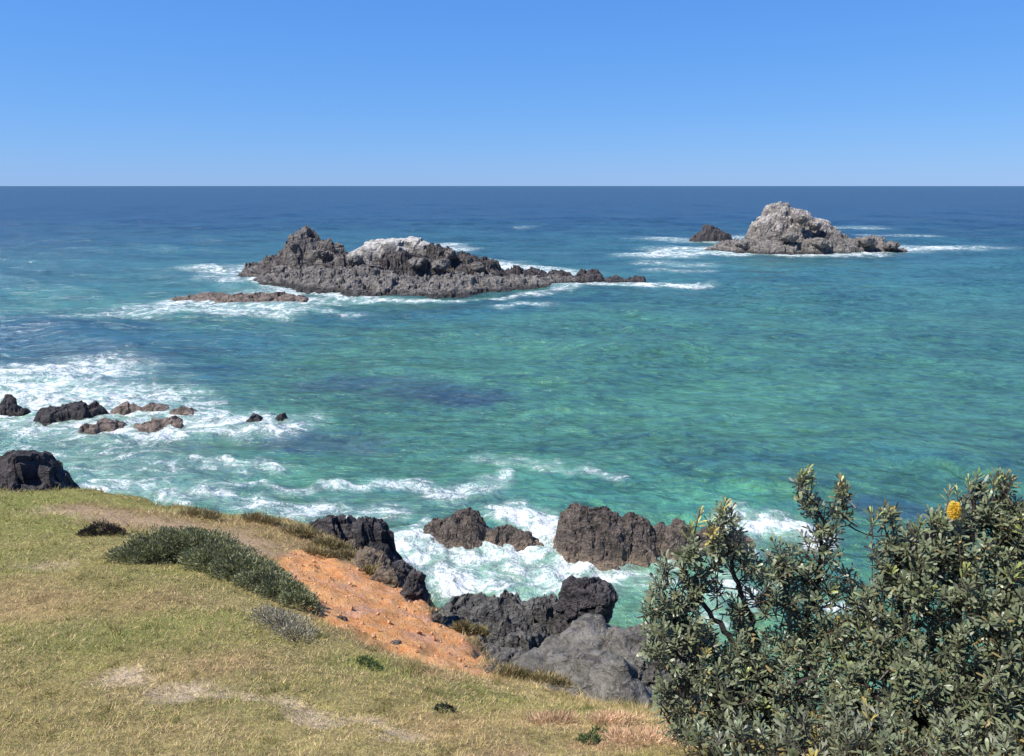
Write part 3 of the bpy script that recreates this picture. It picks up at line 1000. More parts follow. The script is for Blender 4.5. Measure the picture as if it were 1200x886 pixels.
# --- near rocks in the channel
o = crag('channel_rock', M_brown, [SB(545, 645, 2.2, 2.3, 1.75, 2.0), SB(512, 645, 1.7, 1.8, 1.2, 2.0), SB(590, 648, 2.2, 1.8, 1.05, 2.2), SB(620, 650, 1.3, 1.2, .8, 2.4)], (0.045, 0.05), (0.65, 0.28), 91, None, 0.5, lay=0.25, frac=.8)
tag(o, 'broad brown rock in the middle of the surf channel', 'rock')
o = crag('channel_rock', M_brown, [SB(680, 652, 1.8, 2.6, 2.25, 2.1), SB(705, 655, 2.1, 2.6, 2.1, 2.0), SB(740, 652, 2.0, 2.4, 1.85, 2.0), SB(772, 650, 1.2, 1.6, 1.3, 2.0)],
         (0.045, 0.05), (0.7, 0.3), 92, None, 0.4, lay=0.3, frac=.6)
tag(o, 'dark brown rock with a steep left side at the right end of the surf channel', 'rock')
o = crag('channel_rock', M_brown, [SB(795, 655, 1.6, 1.7, 1.75, 2.0), SB(835, 652, 1.7, 1.5, 1.4, 2.0), SB(865, 648, 1.2, 1.1, 1.0, 2.2)], (0.05, 0.05), (0.6, 0.28), 93, None, 0.4)
tag(o, 'tan brown rock partly hidden behind the open banksia shrub', 'rock')

# --- grey shelf, boulder on it and the pale rock below the grass
o = crag('rock_shelf', M_grey, [(*at(560, 715, 24)[:2], 2.6, 2.0, 1.95, 3, 0), (*at(620, 715, 24)[:2], 2.4, 1.9, 1.8, 3, 0), (*at(528, 722, 21.5)[:2], 2.0, 2.2, 2.6, 2.6, 0),
                                (*at(590, 745, 20)[:2], 2.2, 2.6, 2.8, 2.6, 0), (*at(640, 745, 21)[:2], 1.9, 2.0, 2.2, 2.4, 0), (*at(580, 775, 16.5)[:2], 1.8, 2.6, 4.0, 2.4, 0),
                                (*at(700, 735, 22.5)[:2], 2.2, 1.8, 1.4, 2.6, 0)], (0.045, 0.045), (1.0, 0.4), 95, None, 0.35, lay=0.3, frac=.75)
tag(o, 'dark grey rock shelf between the orange soil and the channel', 'rock')
o = lump('boulder', M_black, at(683, 712, 23.0), (0.98, 1.0, 0.95), 220, 6, 0.5, 0.10, 0.4)
tag(o, 'rounded black boulder standing on the right end of the grey shelf', 'boulder')
o = empty('pale_rock', (at(690, 780, 16.5)[0], 16.5, 2.5), 'rounded mid grey rock mass with a dark hole, between shelf and open shrub', 'rock')
lump('rock_mass', M_pale, at(690, 792, 16.5) + np.array([0, 0, -1.2]), (2.0, 2.1, 2.1), 231, 6, 0.9, 0.10, 0.5, 14, 10, o, 0.09, True, tilt=(.18, 0), dents=[(at(684, 775, 15.4), .42, .75), (at(640, 765, 15.8), .3, .2)])
lump('rock_rib', M_pale, at(750, 775, 16.8) + np.array([0, 0, -.9]), (1.5, 1.6, 1.9), 232, 6, 0.7, 0.11, 0.2, 12, 9, o, 0.06)
lump('rock_toe', M_pale, at(735, 815, 14.2) + np.array([0, 0, -.9]), (1.2, 1.2, 1.3), 233, 6, 0.9, 0.07, 0.2, 12, 8, o, 0.05, True)

# ================================================================== VEGETATION
def orth(d):
    a = np.where(np.abs(d[:, 2:3]) > 0.9, np.array([[1.0, 0, 0]]), np.array([[0, 0, 1.0]]))
    s = np.cross(d, a)
    return s / (np.linalg.norm(s, axis=1)[:, None] + 1e-9)


def leaf_arrays(P, D, L, W, colr, rng, bend=0.25):
    """two-quad folded leaves: base P, direction D, length L, width W"""
    n = len(P)
    s = orth(D)
    ang = rng.uniform(0, 6.283, n)[:, None]
    t = np.cross(D, s)
    s = s * np.cos(ang) + t * np.sin(ang)
    up = np.cross(s, D)
    L = np.broadcast_to(L, n)[:, None]
    W = np.broadcast_to(W, n)[:, None]
    m = P + D * L * 0.55 + up * L * bend * 0.3
    tip = P + D * L - up * L * bend * 0.25
    V = np.stack([P, m - s * W / 2, tip, m + s * W / 2], 1).reshape(-1, 3)
    F = np.arange(n * 4).reshape(n, 4)
    return V, F, np.repeat(colr, 4, 0)


def tube(pts, rad, sides=6):
    pts = np.asarray(pts, float)
    n = len(pts)
    d = unit(np.gradient(pts, axis=0))
    s = orth(d)
    t = np.cross(d, s)
    a = np.linspace(0, 2 * math.pi, sides, endpoint=False)
    V = (pts[:, None] + np.asarray(rad)[:, None, None] * (s[:, None] * np.cos(a)[None, :, None] + t[:, None] * np.sin(a)[None, :, None])).reshape(-1, 3)
    F = []
    for i in range(n - 1):
        for j in range(sides):
            k = (j + 1) % sides
            F.append((i * sides + j, i * sides + k, (i + 1) * sides + k, (i + 1) * sides + j))
    return V, np.array(F)


def join(parts):
    Vs, Fs, o = [], [], 0
    for V, F in parts:
        Vs.append(V)
        Fs.append(F + o)
        o += len(V)
    return np.concatenate(Vs), np.concatenate(Fs)


M_leaf = attr_material('banksia_leaf', 'tint', 0.42, 0.5, 0.12, under=(0.27, 0.28, 0.22))
M_bark = rock_material('bark', (0.014, 0.011, 0.009), (0.040, 0.033, 0.027), (0.090, 0.080, 0.070), 0.12, wet=0.1, bump=0.03)
M_small = attr_material('small_leaf', 'tint', 0.6, 0.35, 0.15)
M_blade = attr_material('grass_blade', 'tint', 0.75, 0.2, 0.3)
M_spike = attr_material('flower_spike', 'tint', 0.7, 0.3, 0.2)

# --- banksia
rng = np.random.default_rng(12)


def whorl(n, young, seed):
    rg = np.random.default_rng(seed)
    Vs, Fs, Cs = [], [], []
    for i in range(n):
        f = i / (n - 1)
        az = i * 2.39996 + rg.normal(0, .2)
        incl = R((78 - 48 * f) if not young else (48 - 34 * f)) + rg.normal(0, .14)
        L = (0.088 - 0.03 * f) * rg.uniform(.8, 1.15)
        Wd = 0.0212 * rg.uniform(.8, 1.15) * (0.75 if young else 1)
        z0 = -0.12 + 0.12 * f
        rad = np.array([math.cos(az), math.sin(az), 0])
        d = rad * math.sin(incl) + np.array([0, 0, 1]) * math.cos(incl)
        upn = -rad * math.cos(incl) + np.array([0, 0, 1]) * math.sin(incl)
        sd_ = np.cross(d, upn)
        roll = rg.normal(0, .35)
        sd_, upn = sd_ * math.cos(roll) + upn * math.sin(roll), upn * math.cos(roll) - sd_ * math.sin(roll)
        b = np.array([0, 0, z0]) + rad * 0.004
        cv = rg.uniform(-.02, .10)
        rows = []
        for t_, w_ in ((0, .16), (.4, .72), (.78, 1.0), (1.0, .45)):
            c0 = b + d * L * t_ - upn * L * cv * (t_ ** 2) * 2.2
            rows += [c0 - sd_ * Wd * w_ / 2 + upn * Wd * w_ * .12, c0 + sd_ * Wd * w_ / 2 + upn * Wd * w_ * .12]
        o = len(Vs) * 8
        Vs.append(rows)
        for q in range(3):
            Fs.append((o + q * 2, o + q * 2 + 1, o + q * 2 + 3, o + q * 2 + 2))
        if young:
            base = np.array([0.36, 0.29, 0.085]) if seed % 2 else np.array([0.25, 0.28, 0.08])
        else:
            base = np.array([0.122, 0.140, 0.074]) * (0.75 + 0.55 * f)
        base = base * rg.uniform(.7, 1.35)
        if not young and rg.random() < 0.025:
            base = np.array([0.26, 0.19, 0.08])
        Cs += [base] * 8
    st = tube([(0, 0, -.2), (0, 0, -.1), (0, 0, 0)], (.006, .005, .003), 5)
    V = np.concatenate([np.array(Vs).reshape(-1, 3), st[0]])
    F = np.concatenate([np.array(Fs), st[1] + len(Vs) * 8])
    Cc = np.concatenate([np.array(Cs), np.tile([[0.09, 0.07, 0.05]], (len(st[0]), 1))])
    return V, F, Cc


WH = [whorl(14, False, 300 + i) for i in range(6)] + [whorl(13, True, 310 + i) for i in range(4)]
WHM = [mesh_of('leafy_twig', V, F, {'tint': c}, False, M_leaf) for V, F, c in WH]


def frame_of(d, spin):
    z = d / np.linalg.norm(d)
    x = np.cross(z, [0.3, 0.8, 0.1])
    x /= np.linalg.norm(x)
    y = np.cross(z, x)
    c, s = math.cos(spin), math.sin(spin)
    return np.stack([x * c + y * s, y * c - x * s, z], 1)


from mathutils import Matrix


def banksia(label, base, limbs, blobs, gaps, sprigs, seed, dens=0.023):
    rg = np.random.default_rng(seed)
    root = empty('banksia_shrub', base, label, 'shrub')
    base = np.array(base, float)
    tips, dirs, yng = [], [], []
    for px, py, r, Y in blobs:
        c = at(px, py, Y)
        sc = np.linalg.norm(c - [0, 0, EYE]) / FPX
        n = int(dens * r * r + 3)
        d = unit(rg.normal(size=(n * 2, 3)))
        d = d[d[:, 2] > -0.75][:n]
        rad = r * sc * (rg.uniform(0.10, 1, len(d)) ** 0.45)
        p = c + d * rad[:, None] * np.array([1, 1.25, 1])
        ok = p[:, 2] > plateau(p[:, 0], p[:, 1]) + 0.04
        for gpx, gpy, gr in gaps:
            g = ray(gpx, gpy)
            g /= np.linalg.norm(g)
            v = p - np.array([0, 0, EYE])
            l_ = v @ g
            ok &= np.linalg.norm(v - l_[:, None] * g, axis=1) > gr * sc
        p, d = p[ok], d[ok]
        dd = unit(d * 0.8 + np.array([0, 0, 0.75]) + rg.normal(0, .3, d.shape))
        tips.append(p)
        dirs.append(dd)
        yng.append(rg.random(len(p)) < (0.015 + 0.14 * (d[:, 2] > .6)) * (1.6 if py < 640 else .7))
    for px, py, Y in sprigs:
        tips.append(at(px, py, Y)[None])
        dirs.append(unit(np.array([[rg.normal(0, .18), rg.normal(0, .18), 1.0]])))
        yng.append(np.array([True]))
    tips, dirs, yng = np.concatenate(tips), np.concatenate(dirs), np.concatenate(yng)
    # skeleton: limbs first, then every tip grows from the nearest wood
    node, par, cost = [base], [-1], [0.0]
    limb_tubes = []
    for L in limbs:
        pts = np.array([base] + [at(*q) for q in L])
        t = np.linspace(0, len(pts) - 1, len(pts) * 4)
        sm = np.stack([np.interp(t, np.arange(len(pts)), pts[:, k]) for k in range(3)], 1)
        for _ in range(2):
            sm[1:-1] = (sm[:-2] + 2 * sm[1:-1] + sm[2:]) / 4
        sm[1:-1] += rg.normal(0, .012, sm[1:-1].shape)
        prev = 0
        for q in sm[1:]:
            node.append(q)
            par.append(prev)
            cost.append(cost[prev] * .9 + .02)
            prev = len(node) - 1
        limb_tubes.append((sm, np.linspace(.038, .012, len(sm))))
    n_limb = len(node)
    order = np.argsort(np.linalg.norm(tips - base, axis=1))
    NA = np.zeros((n_limb + len(tips) * 3, 3))
    CA = np.zeros(len(NA))
    NA[:n_limb] = node
    CA[:n_limb] = cost
    cnt = n_limb
    tw = []
    for i in order:
        e = tips[i] - dirs[i] * 0.19
        dv = np.linalg.norm(NA[:cnt] - e, axis=1)
        j = int(np.argmin(dv + 0.12 * CA[:cnt] + 0.25 * np.maximum(NA[:cnt, 2] - e[2], 0)))
        a = NA[j]
        m1 = a + (e - a) * .35 + rg.normal(0, .05, 3) * dv[j] + np.array([0, 0, -.06]) * dv[j]
        m2 = a + (e - a) * .7 + rg.normal(0, .05, 3) * dv[j] + np.array([0, 0, -.05]) * dv[j]
        for q, f in ((m1, .35), (m2, .7), (e, 1.0)):
            NA[cnt] = q
            CA[cnt] = CA[j] + dv[j] * f
            cnt += 1
        r0 = 0.005 + 0.012 * min(1.0, dv[j])
        tw.append(tube([a, m1, m2, e], (r0, r0 * .8, r0 * .65, .005), 5))
    for sm, rd in limb_tubes:
        V, F = tube(sm, rd, 8)
        obj('limb', mesh_of('limb', V - base, F, None, True, M_bark), root)
    V, F = join(tw)
    tag(obj('twigs', mesh_of('twigs', V - base, F, None, True, M_bark), root), kind='stuff')
    # the 300 leafy twigs nearest to the viewer's side are parts, the rest one part
    dist_ = np.linalg.norm(tips - [0, 0, EYE], axis=1)
    near = set(np.argsort(dist_)[:300].tolist())
    Vs, Fs, Cs, o = [], [], [], 0
    for i in range(len(tips)):
        k = int(rg.integers(6, 10)) if yng[i] else int(rg.integers(0, 6))
        M = frame_of(dirs[i], rg.uniform(0, 6.28))
        s = rg.uniform(.68, 1.25)
        if i in near:
            ob = bpy.data.objects.new('leafy_twig', WHM[k])
            COL.objects.link(ob)
            ob.parent = root
            ob.matrix_local = Matrix.Translation(Vector(tips[i] - base)) @ Matrix((M * s).tolist()).to_4x4()
        else:
            V, F, c = WH[k]
            Vs.append((V * s) @ M.T + tips[i] - base)
            Fs.append(F + o)
            Cs.append(c * rg.uniform(.85, 1.15))
            o += len(V)
    if Vs:
        tag(obj('foliage', mesh_of('foliage', np.concatenate(Vs), np.concatenate(Fs), {'tint': np.concatenate(Cs)}, False, M_leaf), root), kind='stuff')
    return root


def flower_spike(parent, p, h, r, name, c0, c1, seed):
    rg = np.random.default_rng(seed)
    t = np.linspace(0, 1, 14)
    prof = r * 0.62 * np.clip(np.sin(np.pi * (0.12 + 0.8 * t)), 0.1, 1) ** .5
    V, F = tube([(0, 0, h * q) for q in t], prof, 12)
    Cc = np.tile(np.array([c0]) * .8, (len(V), 1))
    n = 900
    f = rg.uniform(0, 1, n)
    az = rg.uniform(0, 6.283, n)
    rad = np.stack([np.cos(az), np.sin(az), np.zeros(n)], 1)
    P = rad * (np.interp(f, t, prof) * .95)[:, None] + np.stack([0 * f, 0 * f, h * f], 1)
    D = unit(rad + np.array([0, 0, 1.0]) * ((f - .35) * 1.6)[:, None] + rg.normal(0, .15, (n, 3)))
    cc = np.array(c0) + (np.array(c1) - np.array(c0)) * rg.uniform(0, 1, (n, 1))
    V2, F2, C2 = leaf_arrays(P, D, r * .5, .005, cc, rg, .5)
    me = mesh_of(name, np.concatenate([V, V2]), np.concatenate([F, F2 + len(V)]), {'tint': np.concatenate([Cc, C2])}, False, M_spike)
    return obj(name, me, parent, np.array(p) - np.array(parent.location))


b1 = at(893, 838, 5.55)
b1[2] = plateau(b1[0], b1[1]) - .05
sh1 = banksia('open banksia shrub with bare dark limbs and a tall narrow spire, sea showing through', b1,
              [[(888, 800, 5.5), (868, 760, 5.5), (838, 725, 5.55), (808, 690, 5.6), (798, 655, 5.65)],
               [(893, 790, 5.6), (884, 745, 5.65), (872, 705, 5.7), (858, 665, 5.7), (848, 620, 5.7)],
               [(905, 800, 5.6), (935, 750, 5.7), (955, 700, 5.75), (963, 640, 5.8), (960, 585, 5.8)],
               [(880, 815, 5.4), (850, 800, 5.3), (810, 785, 5.3), (780, 750, 5.35)],
               [(905, 815, 5.3), (930, 800, 5.2), (960, 790, 5.2)]],
              [(850, 603, 15, 5.7), (836, 628, 22, 5.7), (805, 642, 20, 5.65), (780, 668, 16, 5.6), (863, 630, 16, 5.7), (870, 655, 24, 5.7),
               (941, 562, 11, 5.8), (950, 585, 18, 5.8), (966, 612, 23, 5.8), (958, 645, 32, 5.8), (988, 572, 10, 5.8), (980, 600, 13, 5.8), (968, 680, 38, 5.75),
               (895, 672, 32, 5.7), (920, 655, 24, 5.75), (925, 690, 26, 5.7), (900, 705, 20, 5.7), (815, 680, 22, 5.6), (782, 700, 26, 5.5), (772, 725, 24, 5.4), (800, 720, 30, 5.5),
               (775, 755, 26, 5.3), (805, 775, 45, 5.3), (840, 765, 32, 5.4), (790, 815, 30, 5.15), (830, 835, 52, 5.1), (850, 800, 40, 5.2), (800, 860, 30, 5.0), (860, 880, 55, 4.9), (815, 895, 35, 4.85),
               (930, 740, 34, 5.7), (945, 780, 50, 5.5), (900, 800, 45, 5.3), (905, 850, 60, 5.1), (960, 840, 60, 5.2), (960, 720, 40, 5.7), (920, 890, 60, 4.9), (985, 750, 40, 5.6), (815, 735, 30, 5.5), (850, 765, 32, 5.45), (872, 735, 24, 5.6), (800, 700, 22, 5.55), (885, 760, 30, 5.5), (822, 668, 13, 5.6), (840, 688, 11, 5.6), (815, 712, 14, 5.55), (864, 712, 13, 5.6), (838, 656, 12, 5.65), (835, 895, 42, 4.45), (890, 895, 48, 4.4), (950, 895, 48, 4.4)],
              [(830, 704, 11), (850, 740, 10), (912, 720, 10), (985, 712, 9), (1006, 655, 13)],
              [(938, 556, 5.8), (946, 552, 5.8), (952, 558, 5.8), (985, 562, 5.8), (990, 570, 5.8), (850, 588, 5.7), (820, 600, 5.7), (842, 596, 5.7), (810, 618, 5.7), (1020, 600, 5.8)], 21, 0.0195)
b2 = at(1120, 880, 5.35)
b2[2] = plateau(b2[0], b2[1]) - .05
sh2 = banksia('dense dark banksia shrub at the right edge carrying one yellow flower spike', b2,
              [[(1100, 820, 5.4), (1070, 760, 5.5), (1050, 700, 5.6), (1050, 640, 5.65)],
               [(1120, 820, 5.4), (1120, 740, 5.5), (1130, 660, 5.6), (1140, 600, 5.65), (1148, 565, 5.65)],
               [(1150, 820, 5.3), (1175, 740, 5.45), (1182, 650, 5.55), (1176, 575, 5.6)],
               [(1090, 850, 5.1), (1040, 830, 5.1), (1010, 800, 5.2)]],
              [(1030, 700, 42, 5.6), (1062, 655, 38, 5.6), (1052, 628, 18, 5.65), (1080, 640, 36, 5.6), (1115, 635, 36, 5.6), (1145, 630, 40, 5.6), (1180, 615, 36, 5.55), (1200, 640, 50, 5.5),
               (1150, 572, 9, 5.65), (1176, 568, 11, 5.6), (1192, 590, 22, 5.55), (1165, 600, 22, 5.6), (1100, 610, 16, 5.6), (1125, 605, 14, 5.6), (1042, 600, 8, 5.65),
               (1090, 690, 55, 5.5), (1150, 690, 60, 5.4), (1205, 700, 60, 5.3), (1020, 740, 45, 5.5), (1070, 750, 60, 5.4), (1140, 760, 65, 5.25), (1200, 780, 65, 5.15), (1020, 800, 55, 5.2),
               (1080, 820, 60, 5.1), (1150, 840, 65, 5.0), (1210, 860, 65, 4.9), (1020, 870, 55, 4.95), (1090, 885, 60, 4.85), (1160, 905, 60, 4.8), (1270, 720, 70, 5.3), (1280, 850, 70, 5.0), (1260, 640, 50, 5.5), (1000, 830, 40, 5.1), (1010, 895, 52, 4.4), (1080, 895, 52, 4.4), (1150, 895, 52, 4.38), (1210, 895, 52, 4.38)],
              [(985, 712, 11), (1012, 665, 12), (1075, 590, 10)],
              [(1120, 572, 5.6), (1113, 574, 5.6), (1135, 562, 5.65), (1146, 556, 5.65), (1165, 556, 5.6), (1172, 553, 5.6), (1180, 557, 5.6), (1175, 562, 5.6), (1040, 598, 5.65), (1047, 602, 5.65), (1030, 604, 5.65),
               (1080, 612, 5.6), (1095, 606, 5.6)], 22, 0.023)
flower_spike(sh2, at(1117, 606, 5.45), 0.108, 0.047, 'flower_spike', (0.68, 0.42, 0.03), (0.78, 0.58, 0.10), 1)


# --- low shrubs, weeds and dark holes shaped as leaf clumps
def leaf_mound(name, cat, label, lumps, n, L, Wd, cols, seed, stems=10, upness=0.6, shell=0.55, group=None):
    """lumps: (x, y, rx, ry, height) on the ground"""
    rg = np.random.default_rng(seed)
    c = np.mean([q[:2] for q in lumps], 0)
    base = np.array([c[0], c[1], float(plateau(c[0], c[1]))])
    root = empty(name, base, label, cat, group)
    w = np.array([q[2] * q[3] for q in lumps])
    w = w / w.sum()
    Vs, Fs, Cs, o = [], [], [], 0
    cols = np.array(cols)
    for q, f in zip(lumps, w):
        k = int(n * f)
        d = unit(rg.normal(size=(k, 3)))
        d[:, 2] = np.abs(d[:, 2])
        rad = rg.uniform(shell, 1.0, k) ** .7
        nz = 1 + 0.38 * perlin(d[:, 0] * 2.2 + seed, d[:, 1] * 2.2, d[:, 2] * 2.2, seed) + .12 * perlin(d[:, 0] * 6 + seed, d[:, 1] * 6, d[:, 2] * 6, seed)
        xy = np.array(q[:2]) + d[:, :2] * rad[:, None] * np.array(q[2:4]) * nz[:, None]
        z = plateau(xy[:, 0], xy[:, 1]) + d[:, 2] * rad * q[4] * nz
        P = np.concatenate([xy, z[:, None]], 1)
        D = unit(d + np.array([0, 0, upness]) + rg.normal(0, .55, d.shape))
        ci = rg.integers(0, len(cols), k)
        cc = cols[ci] * rg.uniform(.7, 1.3, (k, 1)) * (1 + .5 * perlin(xy[:, 0] * 3.2, xy[:, 1] * 3.2, z * 3.2, seed + 2))[:, None]
        V, F, C_ = leaf_arrays(P, D, L * rg.uniform(.7, 1.3, k), Wd * rg.uniform(.7, 1.3, k), cc, rg)
        Vs.append(V - base)
        Fs.append(F + o)
        Cs.append(C_)
        o += len(V)
    tag(obj('foliage', mesh_of('foliage', np.concatenate(Vs), np.concatenate(Fs), {'tint': np.concatenate(Cs)}, False, M_small), root), kind='stuff')
    tb = []
    for i in range(stems):
        q = lumps[int(rg.choice(len(lumps), p=w))]
        a = np.array([q[0] + rg.normal(0, .15) * q[2], q[1] + rg.normal(0, .15) * q[3], 0])
        e = np.array([q[0] + rg.uniform(-.8, .8) * q[2], q[1] + rg.uniform(-.8, .8) * q[3], 0])
        a[2], e[2] = plateau(a[0], a[1]) - .03, plateau(e[0], e[1]) + q[4] * rg.uniform(.4, .85)
        m = (a + e) / 2 + np.array([0, 0, -.1 * q[4]])
        r0 = min(.02, .04 * q[4])
        tb.append(tube([a - base, m - base, e - base], (r0, r0 * .7, r0 * .4), 5))
    if tb:
        V, F = join(tb)
        tag(obj('stems', mesh_of('stems', V, F, None, True, M_bark), root), kind='stuff')
    return root


def gl(px, py, rx, ry, h):
    g = ground_at(px, py)
    return (g[0], g[1], rx, ry, h)


leaf_mound('low_shrub', 'shrub', 'long grey green wind pruned shrub lying along the crest above the soil scar',
           [gl(178, 655, .6, .7, .30), gl(205, 652, .75, .8, .52), gl(238, 655, .8, .8, .56), gl(268, 668, .7, .7, .46), gl(295, 680, .6, .6, .40), gl(318, 692, .5, .5, .34), gl(338, 703, .42, .42, .28), gl(352, 713, .28, .3, .24)],
           34000, .066, .019, [(.165, .18, .085), (.22, .225, .12), (.10, .115, .055), (.29, .285, .18), (.24, .25, .09)], 401, 24)
leaf_mound('dark_hollow', 'shrub', 'dark hollow under overhanging turf near the left crest, shaped as a leaf clump', [gl(118, 626, .34, .3, .26), gl(133, 627, .26, .25, .20), gl(104, 627, .2, .2, .14)], 2600, .05, .016,
           [(.04, .03, .028), (.055, .045, .03), (.03, .024, .024)], 402, 8)  # near-black leaf clump added in place of the shaded hole under the turf
leaf_mound('dead_shrub', 'shrub', 'sparse pale grey dying shrub at the lower end of the long grey green shrub', [gl(335, 738, .42, .35, .26), gl(318, 728, .35, .35, .2), gl(345, 748, .25, .25, .2)], 2600, .05, .011,
           [(.30, .27, .20), (.22, .21, .14), (.38, .34, .26)], 403, 12, .9, .3)
leaf_mound('weed', 'plant', 'small dark green weed in the turf just below the soil scar', [gl(430, 779, .10, .09, .09), gl(440, 784, .07, .06, .06)], 260, .04, .016, [(.06, .095, .03), (.09, .12, .04)], 404, 3)
leaf_mound('weed', 'plant', 'green leafy weed at the bottom of the photo beside the pinkish dry grass', [gl(690, 872, .09, .08, .08), gl(700, 862, .06, .05, .06)], 260, .035, .014, [(.06, .10, .03), (.09, .13, .045), (.035, .055, .02)], 405, 3)
leaf_mound('weed', 'plant', 'blackish leaf clump in place of a small dark hole left of the pinkish grass', [gl(521, 834, .09, .08, .06)], 160, .035, .016, [(.035, .04, .025), (.05, .06, .03)], 406, 3)  # blackish leaves shaped into a clump stand for a little dark hole
for i, (px, py, r, lab) in enumerate([(756, 868, .30, 'largest pinkish tuft of dry grass against the open banksia shrub'), (724, 846, .20, 'pinkish tuft of dry grass on the slope edge above the pale rock'),
                                      (655, 846, .17, 'pinkish tuft of dry grass halfway to the soil scar')]):
    leaf_mound('grass_tuft', 'grass tuft', lab, [gl(px, py, r * 1.2, r, .07), gl(px - 14, py + 3, r, r * .8, .05)], 1000, .07, .005, [(.60, .36, .23), (.52, .32, .20), (.58, .44, .26), (.40, .28, .15)], 410 + i, 0, 1.1, .1,
               'pinkish dry grass tufts')
for i, (px, py, r, h, lab) in enumerate([(640, 803, .22, .16, 'brown grass tussock where the slope edge meets the dark shelf'), (600, 796, .2, .15, 'brown grass tussock at the lower tip of the soil scar'),
                                         (383, 642, .35, .2, 'brown tussock on the bank behind the top of the soil scar'), (350, 628, .4, .22, 'brown tussock on the crest left of the black headland rock'),
                                         (300, 612, .4, .2, 'olive tussock on the crest above the long grey green shrub'), (230, 606, .4, .2, 'olive tussock on the crest where the surf meets the grass'),
                                         (407, 655, .22, .11, 'small brown tussock between the brown blocks of the bank'), (436, 674, .2, .11, 'small brown tussock just left of the dark knob of rock'),
                                         (372, 652, .3, .12, 'low brown tussock at the upper edge of the soil scar'), (545, 742, .16, .10, 'small brown tussock on the seaward rim of the soil scar')]):
    leaf_mound('grass_tussock', 'tussock', lab, [gl(px, py, r, r * .8, h), gl(px + 18, py + 3, r * .7, r * .6, h * .8)], 1100, .12 if i < 2 else .16, .008 if i < 2 else .014,
               [(.27, .21, .09), (.20, .18, .07), (.33, .24, .12), (.13, .11, .05)], 420 + i, 0, 1.2, .1, 'tussocks along the slope edge')

# --- turf: blades, shorter and straw coloured on the worn ground, longer along the crest
NB = 420000
Yb = np.exp(rng.uniform(math.log(3.6), math.log(23.5), NB))
xb = rng.uniform(-.78, .62, NB) * (Yb + 1.2)
yb = Yb
bb = beyond(xb, yb)
soil_b, soft_b, path_b, green_b, red_b = ground_masks(xb, yb)
keep = (bb < 0.7) & (rng.random(NB) > np.clip(soil_b * .985 + path_b * .85 + soft_b * .3 * (1 - soil_b), 0, .99))
xb, yb, bb, soft_b, path_b, green_b, red_b = (q[keep] for q in (xb, yb, bb, soft_b, path_b, green_b, red_b))
nb = len(xb)
zb = ground_z(xb, yb)
tuft = np.clip(0.5 + 0.9 * fbm(xb * 1.6, yb * 1.6, 0, 501, 4), 0, 1.4)
tuft2 = np.clip(0.5 + 1.1 * perlin(xb * 7, yb * 7, 0, 502), 0, 1.5)
crest = sstep(-.9, 0.0, bb)
hb = (0.014 + 0.028 * tuft * tuft2) * rng.uniform(.6, 1.4, nb) * (1 + 1.3 * crest) * (1 + .5 * green_b) * (1 + 1.2 * soft_b)
dn = np.hypot(xb, yb)
wb = 0.0048 * (dn / 5) ** .75 * rng.uniform(.7, 1.4, nb)
hb = hb * (dn / 6) ** .25
az = rng.uniform(0, 6.283, nb)
lean = rng.uniform(.5, 2.2, nb)
face = rng.uniform(0, 6.283, nb)
tip = np.stack([np.cos(az) * lean, np.sin(az) * lean, np.ones(nb)], 1) * hb[:, None]
tuf = (perlin(xb * 3.1, yb * 3.1, 0, 511) + .5 * perlin(xb * 8, yb * 8, 0, 512) > .38) & (rng.random(nb) < .8)
tip = tip * np.where(tuf, 1.55, 1.0)[:, None] * np.where(tuf[:, None], np.array([[.7, .7, 1.3]]), 1.0)
sdv = np.stack([np.cos(face), np.sin(face), np.zeros(nb)], 1) * (wb / 2)[:, None]
Pb = np.stack([xb, yb, zb - .004], 1)
Vb = np.stack([Pb - sdv, Pb + sdv, Pb + tip], 1).reshape(-1, 3)
straw = np.array([.60, .455, .24])
grn = np.array([.25, .275, .075])
olive = np.array([.39, .335, .105])
brn = np.array([.30, .20, .11])
u = rng.random(nb)
pg = np.clip(.10 + .62 * green_b + .28 * fbm(xb * .8, yb * .8, 0, 503, 4) - .5 * soft_b, .02, .95)
pb_ = np.clip(.17 + .25 * fbm(xb * 1.3, yb * 1.3, 4, 504, 4) + .3 * crest + .35 * soft_b, .03, .85)
ps = np.clip(.56 + .5 * fbm(xb * .6, yb * .6, 8, 505, 4), .1, .9)
cb = np.where((u < pg)[:, None], grn, np.where((u < pg + pb_)[:, None], brn, np.where((rng.random(nb) < ps)[:, None], straw, olive)))
cb = np.where(tuf[:, None], cb * np.array([.58, .62, .5]), cb)
cb = cb + (np.array([.62, .38, .24]) - cb) * (red_b * .75 * (rng.random(nb) < .8))[:, None]
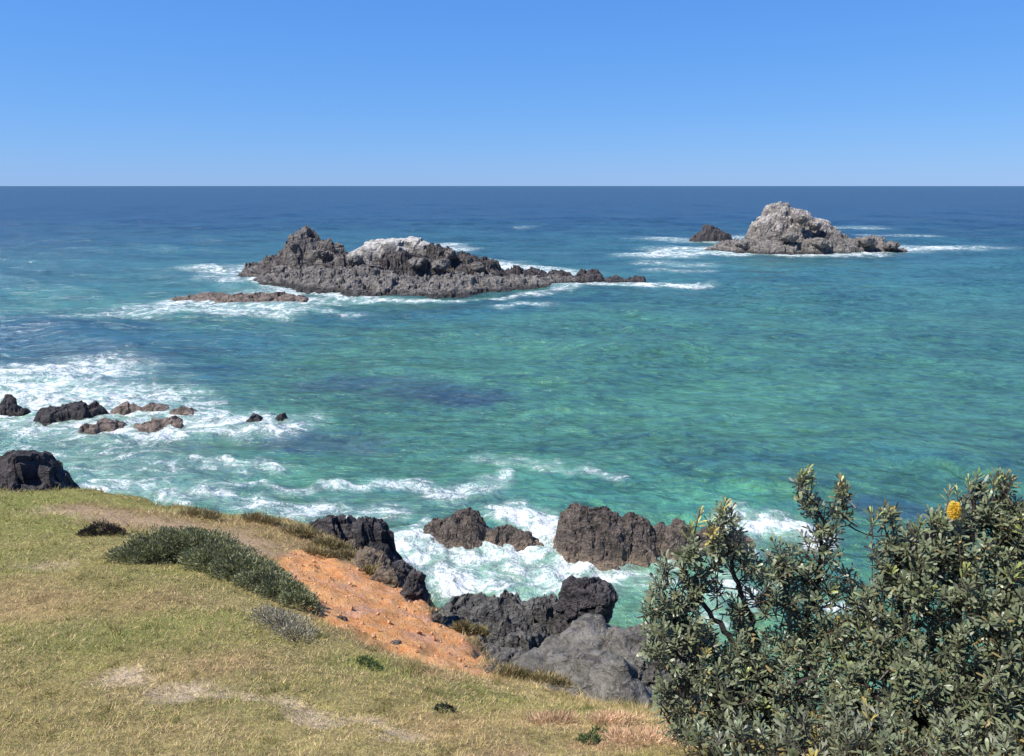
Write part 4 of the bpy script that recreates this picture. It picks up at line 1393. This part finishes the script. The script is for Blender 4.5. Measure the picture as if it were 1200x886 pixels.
cb = cb * rng.uniform(.7, 1.3, (nb, 1)) * (1 + .35 * np.clip(perlin(xb * 4.5, yb * 4.5, 0, 506) + .6 * perlin(xb * 11, yb * 11, 0, 507), -.8, .9))[:, None]
tag(obj('grass', mesh_of('grass', Vb, np.arange(nb * 3).reshape(-1, 3), {'tint': np.repeat(cb, 3, 0)}, False, M_blade)), 'short dry yellow green turf on the headland slope', 'grass', kind='stuff')

# --- stones in the soil scar
M_stone = rock_material('soil_stone', (0.300, 0.130, 0.060), (0.580, 0.300, 0.150), (0.700, 0.480, 0.320), 0.15, wet=0.1, bump=.03)
pts = []
pmin, pmax = soil_poly.min(0), soil_poly.max(0)
while len(pts) < 1000:
    q = rng.uniform(pmin, pmax)
    if in_poly(q[0:1], q[1:2], soil_poly)[0]:
        pts.append(q)
d0, f0 = ico(1)
Vs, Fs = [], []
pa = np.array(pts)
pz = ground_z(pa[:, 0], pa[:, 1]) + soil_relief(pa[:, 0], pa[:, 1])
for i, q in enumerate(pts):
    r = 0.006 + 0.04 * rng.random() ** 7
    v = d0 * r * rng.uniform(.6, 1.2, 3) * (1 + .25 * rng.normal(size=(len(d0), 1)))
    Vs.append(v + np.array([q[0], q[1], pz[i] + r * .2]))
    Fs.append(f0 + i * len(d0))
tag(obj('soil_gravel', mesh_of('soil_gravel', np.concatenate(Vs), np.concatenate(Fs), None, False, M_stone)), 'orange crumbs and gravel lying on the bare soil scar', 'gravel', kind='stuff')
for i, (px, py, r, lab) in enumerate([(399, 725, .10, 'dark stone on the soil scar nearest the long shrub'), (462, 753, .09, 'dark stone low in the middle of the soil scar'), (478, 757, .06, 'small stone beside the dark stone in the middle of the soil'),
                                      (576, 786, .12, 'dark stone at the lower tip of the soil scar'), (512, 722, .10, 'dark stone on the seaward rim of the soil scar')]):
    g = ground_at(px, py)
    o = lump('stone', M_brown, g + np.array([0, 0, -.04]), (r, r * .9, r * .7), 440 + i, 3, r * 1.2, .12)
    tag(o, lab, 'stone', 'dark stones in the orange soil')
